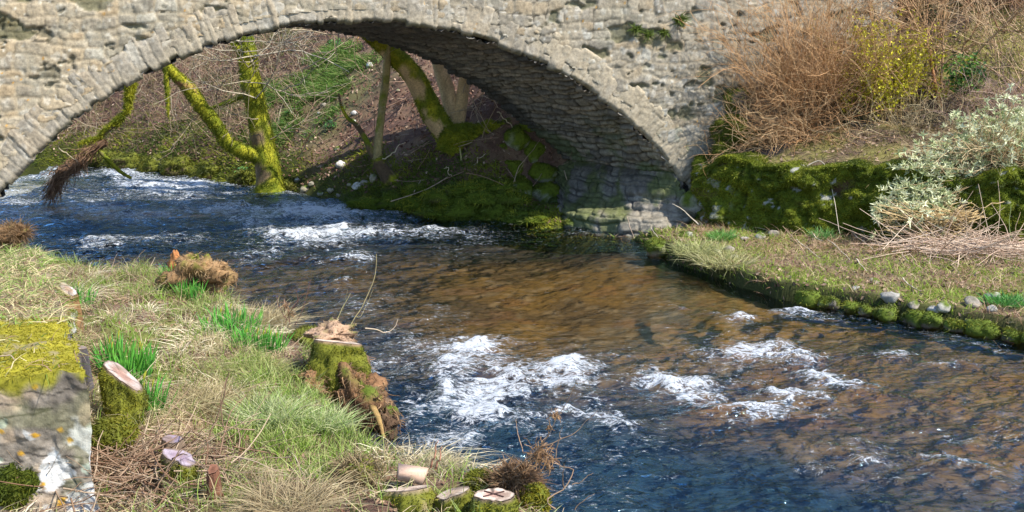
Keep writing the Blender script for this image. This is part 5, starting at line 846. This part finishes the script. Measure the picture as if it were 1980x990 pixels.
P, N, _ = scatter(hV, hF, 26000, rng, hv * gpat(hV)); k = len(P); v, f, c = blades(P, N, .12 + .16 * rng.random(k), .022, mixc(mixc(A([.06, .15, .02]), A([.17, .26, .05]), rng.random(k)), A([.33, .30, .12]), (rng.random(k) > .8) * .7), rng, .9, .5, .4); tag(Bag().add(v, f, c).build('grass', M_grass), 'green grassy patch on the slope beyond the arch', 'grass', kind='stuff')
lw = hv * ss(-5.0, -6.5, hV[:, 0]) * ss(.3, 1., far_sd(hV[:, 0], hV[:, 1])); P, N, _ = scatter(hV, hF, 9000, rng, lw); k = len(P); v, f, c = blades(P, N, .2 + .3 * rng.random(k), .018, mixc(mixc(A([.30, .22, .12]), A([.14, .13, .04]), rng.random(k)), A([.09, .13, .02]), (rng.random(k) > .6) * .8), rng, .9, .4, .5); tag(Bag().add(v, f, c).build('dead_grass', M_grass), 'dull dead grass under the bushes on the far left slope', 'dead grass', kind='stuff')
n = 2100; P, N, _ = scatter(hV, hF, n, rng, hv * (.25 + 1.2 * ss(-4.5, -6.5, hV[:, 0]) + 1.1 * ss(34, 37, hV[:, 1])) * ss(.4, 1.2, far_sd(hV[:, 0], hV[:, 1])) * (1 - .85 * gpat(hV))); b_ = Bag(); Pw = walk(P, norm(rdir(n, rng) * A([.8, .5, .3]) + A([0, -.1, .9])), .5 + 1.5 * rng.random(n), 9, .14, -.04, rng); v, f, c = tubes(Pw, np.linspace(1, .4, 9)[None] * (.010 * (.5 + rng.random((n, 1)))), mixc(A([.17, .10, .06]), A([.38, .28, .18]), rng.random(n)), 3); b_.add(v, f, c)
p, dd = kids(Pw, 3500, rng, .2, .6); Q = walk(p, dd, .3 + .5 * rng.random(3500), 5, .16, 0, rng); v, f, c = tubes(Q, np.full((3500, 5), .006), mixc(A([.18, .11, .07]), A([.40, .30, .2]), rng.random(3500)), 3); b_.add(v, f, c); tag(b_.build('undergrowth', M_twig), 'tangled brown bare undergrowth on the slope beyond the arch', 'undergrowth', kind='stuff')
n = 500; P, N, _ = scatter(hV, hF, n, rng, hv * ss(-6, -3, hV[:, 0])); d0 = norm(np.cross(N, rdir(n, rng)) + .15 * N); Pw = walk(P + N * .04, d0, .4 + 1.0 * rng.random(n), 6, .08, 0, rng); v, f, c = tubes(Pw, np.full((n, 6), .009) * (.5 + rng.random((n, 1))), mixc(A([.22, .12, .08]), A([.45, .34, .24]), rng.random(n)), 3); tag(Bag().add(v, f, c).build('twig_litter', M_twig), 'fallen twigs lying on the brown slope beyond the arch', 'twigs', kind='stuff')
# moss bank along the far waterline
mb = (hV[:, 1] < 40) * ss(-.15, .05, far_sd(hV[:, 0], hV[:, 1])) * ss(1.7, .9, far_sd(hV[:, 0], hV[:, 1]) + .6 * fbm(hV[:, 0] * 1.5, hV[:, 1] * 1.5, seed=510)) * (.15 + ss(-4.2, -3.4, hV[:, 0]) + .5 * ss(-5.5, -6.5, hV[:, 0]))
fz_ = fuzz('moss', hV, hF, 42000, None, rng, A([.075, .11, .01]), A([.27, .28, .022]), .09, mb, .02, .1, None, 1.5); tag(fz_, 'dark green moss carpet along the far waterline', 'moss', kind='stuff')
for k, (px, py, r) in enumerate([(720, 400, 40), (765, 392, 38), (810, 400, 44), (850, 385, 40), (890, 405, 44), (930, 395, 46), (965, 410, 40), (840, 412, 34), (780, 410, 30), (900, 370, 34), (950, 365, 36), (700, 408, 26), (870, 420, 26), (1000, 425, 34), (930, 425, 24), (1040, 430, 30), (810, 370, 28), (985, 385, 34)]):
    p = hitg(zh, px, py, 20, 34); q = PXD(r, p[1]); v, f, c = sphere_rock(p, A([q * 1.25, q * .8, q * .55]), 300 + k, 1., (.12, .08, .05), 22, .9, -.3, .5); tt = empty('mossy_mound', p, 'low dark moss mound in the row along the far waterline under the arch', 'moss', 'moss mounds along the far waterline'); mesh('earth', v, f, M_moss, tt, c * .8); fuzz('moss', v, f, 900, tt, rng, A([.07, .10, .008]), A([.28, .28, .02]), .07, None, .018, .05)
for k, (px, py, dd, r, lb) in enumerate([(1000, 280, 25.0, 34, 'topmost bright mossy boulder at the far end of the arch'), (965, 300, 24.9, 28, 'mossy boulder left below the topmost one'), (1035, 310, 24.9, 34, 'mossy boulder tucked under the arch edge'), (990, 335, 24.7, 34, 'mossy boulder in the middle of the far stack'), (1050, 345, 24.6, 32, 'mossy boulder right of the stack middle'), (1005, 375, 24.3, 36, 'broad mossy boulder low in the far stack'), (1060, 385, 24.2, 32, 'lower right mossy boulder of the far stack'), (955, 345, 24.7, 26, 'small mossy boulder left of the stack middle'), (1020, 250, 25.1, 22, 'small mossy boulder above the topmost one')]):
    stone(D(px, py, dd), PXD(r, dd), 330 + k, lb, None, .85, (.30, .29, .22), .85, 900, 'mossy_boulder', A([.10, .13, .01]))
for k, (px, py, r, lb) in enumerate([(590, 370, 11, 'yellowish pale stone at the far water edge, leftmost of the rubble'), (603, 358, 8, 'small pale stone above the leftmost rubble stone'), (620, 378, 8, 'small grey stone at the far water edge'), (640, 372, 9, 'pale stone in the middle of the far rubble'), (655, 380, 7, 'small tan stone low in the far rubble'), (692, 365, 12, 'grey angular stone in the far rubble by the sapling'), (722, 350, 12, 'pale stone beside the sapling foot'), (705, 357, 9, 'small pale stone between two larger ones by the sapling'), (660, 322, 13, 'single yellowish stone on the dark slope'), (676, 360, 7, 'reddish small stone in the far rubble'), (626, 205, 7, 'pale stone high on the slope, upper of a cluster'), (618, 222, 6, 'second pale stone of the high slope cluster'), (632, 232, 5, 'third pale stone of the high slope cluster'), (640, 215, 5, 'small pale stone right of the high slope cluster'), (715, 130, 8, 'pale stone on the slope near the leaning trunk'), (770, 178, 5, 'tiny pale stone beside the leaning trunk'), (683, 240, 9, 'whitish chalky stone on the dark slope'), (685, 222, 7, 'small whitish stone above the chalky one'), (652, 290, 7, 'tan stone on the dark slope above the single yellowish one'), (575, 352, 8, 'brownish stone near the mossy tree foot')]):
    p = hitg(zh, px, py, 20, 45); stone(p, PXD(r, p[1]), 360 + k, lb, None, .1, [(.32, .28, .20), (.27, .24, .19), (.42, .40, .36)][k % 3 if k < 16 else 2], .8)
for k, (px, py, r, lb) in enumerate([(640, 245, .2, 'small bright green leafy plant on the dark slope'), (568, 222, .25, 'green leafy plant at the left edge of the dark slope'), (645, 90, .3, 'bright green ivy clump near the top of the slope'), (470, 345, .35, 'dark green fern beside the mossy tree foot')]):
    p = hitg(zh, px, py, 20, 50); leafy(px, py, p[1] - .1, r, 160, .10, [.03, .13, .03], [.14, .32, .06], lb, 40 + k, 'green_plant', .8, 'plant')
twig_thing('thin_stem', [[D(893, 345, 24.3), D(892, 310, 24.3), D(889, 285, 24.3)]], .035, [.30, .28, .12], 'thin upright greenish stem in front of the leaning tree', 'stem', mat=M_bark)
for k, (pts, dd, lb) in enumerate([([(905, 340), (915, 320), (925, 305), (940, 300)], 24.0, 'curved pale twig in front of the mossy roots'), ([(875, 345), (865, 330), (860, 322)], 24.0, 'short pale twig at the foot of the leaning tree'), ([(740, 310), (765, 290), (782, 275)], 24.6, 'pale stick leaning on the slope right of the sapling'), ([(590, 135), (620, 115), (660, 85), (705, 65)], 25.5, 'long pale twig crossing in front of the green slope'), ([(560, 62), (600, 58), (650, 66), (690, 62)], 25.0, 'pale twig just under the arch crown'), ([(650, 60), (655, 80), (648, 100), (655, 120)], 25.2, 'thin hooked pale twig below the arch crown'), ([(545, 175), (580, 160), (600, 140), (640, 105)], 25.6, 'greyish bare branch in front of the green slope'), ([(690, 62), (692, 90)], 25.3, 'short orange stub hanging below the arch crown'), ([(115, 285), (135, 300), (150, 315)], 24.8, 'grey stick poking from the flood debris'), ([(960, 215), (985, 240), (1000, 270)], 24.9, 'thin bare stem beside the topmost mossy boulder')]):
    twig_thing('bare_twig', [[D(a, b2, dd) for a, b2 in pts]], .016, [.46, .38, .26] if k != 7 else [.4, .24, .1], lb, 'twig', seed=500 + k, wob=.08)
for k, (px, py, r, lb) in enumerate([(250, 318, 40, 'dark mossy bank lump left of the far waterline'), (300, 322, 38, 'olive mossy lump in the far left bank'), (350, 325, 40, 'mossy lump below dead leaves on the far left bank'), (400, 335, 36, 'dark lump by the leaning limb on the far bank'), (200, 305, 34, 'brown lump of roots behind the hanging branch'), (560, 362, 30, 'mossy lump at the right foot of the mossy tree'), (478, 350, 32, 'ferny mossy lump at the left foot of the mossy tree')]):
    p = hitg(zh, px, py, 24, 42); q = PXD(r, p[1]); rough_lump('mossy_mound', p + A([0, -.1, 0]), A([q, q * .6, q * .7]), 420 + k, lb, 'mound', (.10, .07, .04), .7, ('moss', 1400, [.05, .065, .008], [.19, .18, .018], .09, .02, .1))

# ------------------------------------------------------------------ CAMERA, SKY, SUN
for o in bpy.data.objects:
    if 'org' in o: del o['org']
cam = bpy.data.cameras.new('camera'); cam.sensor_width = 36; cam.lens = 36 * F_ / 1980; cam.clip_end = 500
co = bpy.data.objects.new('camera', cam); co.location = (0, 0, H); co.rotation_euler = (math.pi / 2 - PITCH, 0, 0); COL.objects.link(co); SC.camera = co
SUN_EL, SUN_AZ = math.radians(50), math.radians(60)                 # azimuth measured from straight behind the camera towards the right
sd_ = A([math.sin(SUN_AZ) * math.cos(SUN_EL), -math.cos(SUN_AZ) * math.cos(SUN_EL), math.sin(SUN_EL)])
sl = bpy.data.lights.new('sun', 'SUN'); sl.energy = 4.1; sl.angle = math.radians(.5); sl.color = (1, .95, .87)
so = bpy.data.objects.new('sun', sl); so.rotation_euler = Vector(sd_).to_track_quat('Z', 'Y').to_euler(); so.location = (8, -10, 20); COL.objects.link(so)
w = bpy.data.worlds.new('World'); SC.world = w; w.use_nodes = True; nt = w.node_tree; nt.nodes.clear()
sk = nt.nodes.new('ShaderNodeTexSky'); sk.sky_type = 'NISHITA'; sk.sun_disc = False; sk.sun_elevation = SUN_EL; sk.sun_rotation = math.atan2(sd_[0], sd_[1]); sk.ozone_density = 4.0; sk.dust_density = .5
bg = nt.nodes.new('ShaderNodeBackground'); bg.inputs[1].default_value = .15; wo = nt.nodes.new('ShaderNodeOutputWorld'); nt.links.new(sk.outputs[0], bg.inputs[0]); nt.links.new(bg.outputs[0], wo.inputs[0])
SC.view_settings.view_transform = 'Standard'; SC.view_settings.look = 'None'; SC.view_settings.gamma = 1; SC.view_settings.use_curve_mapping = False; SC.view_settings.exposure = 1.05
SC.cycles.max_bounces = 8; SC.cycles.transparent_max_bounces = 12; SC.cycles.caustics_reflective = False; SC.cycles.caustics_refractive = False; SC.cycles.use_denoising = True; SC.cycles.sample_clamp_indirect = 6
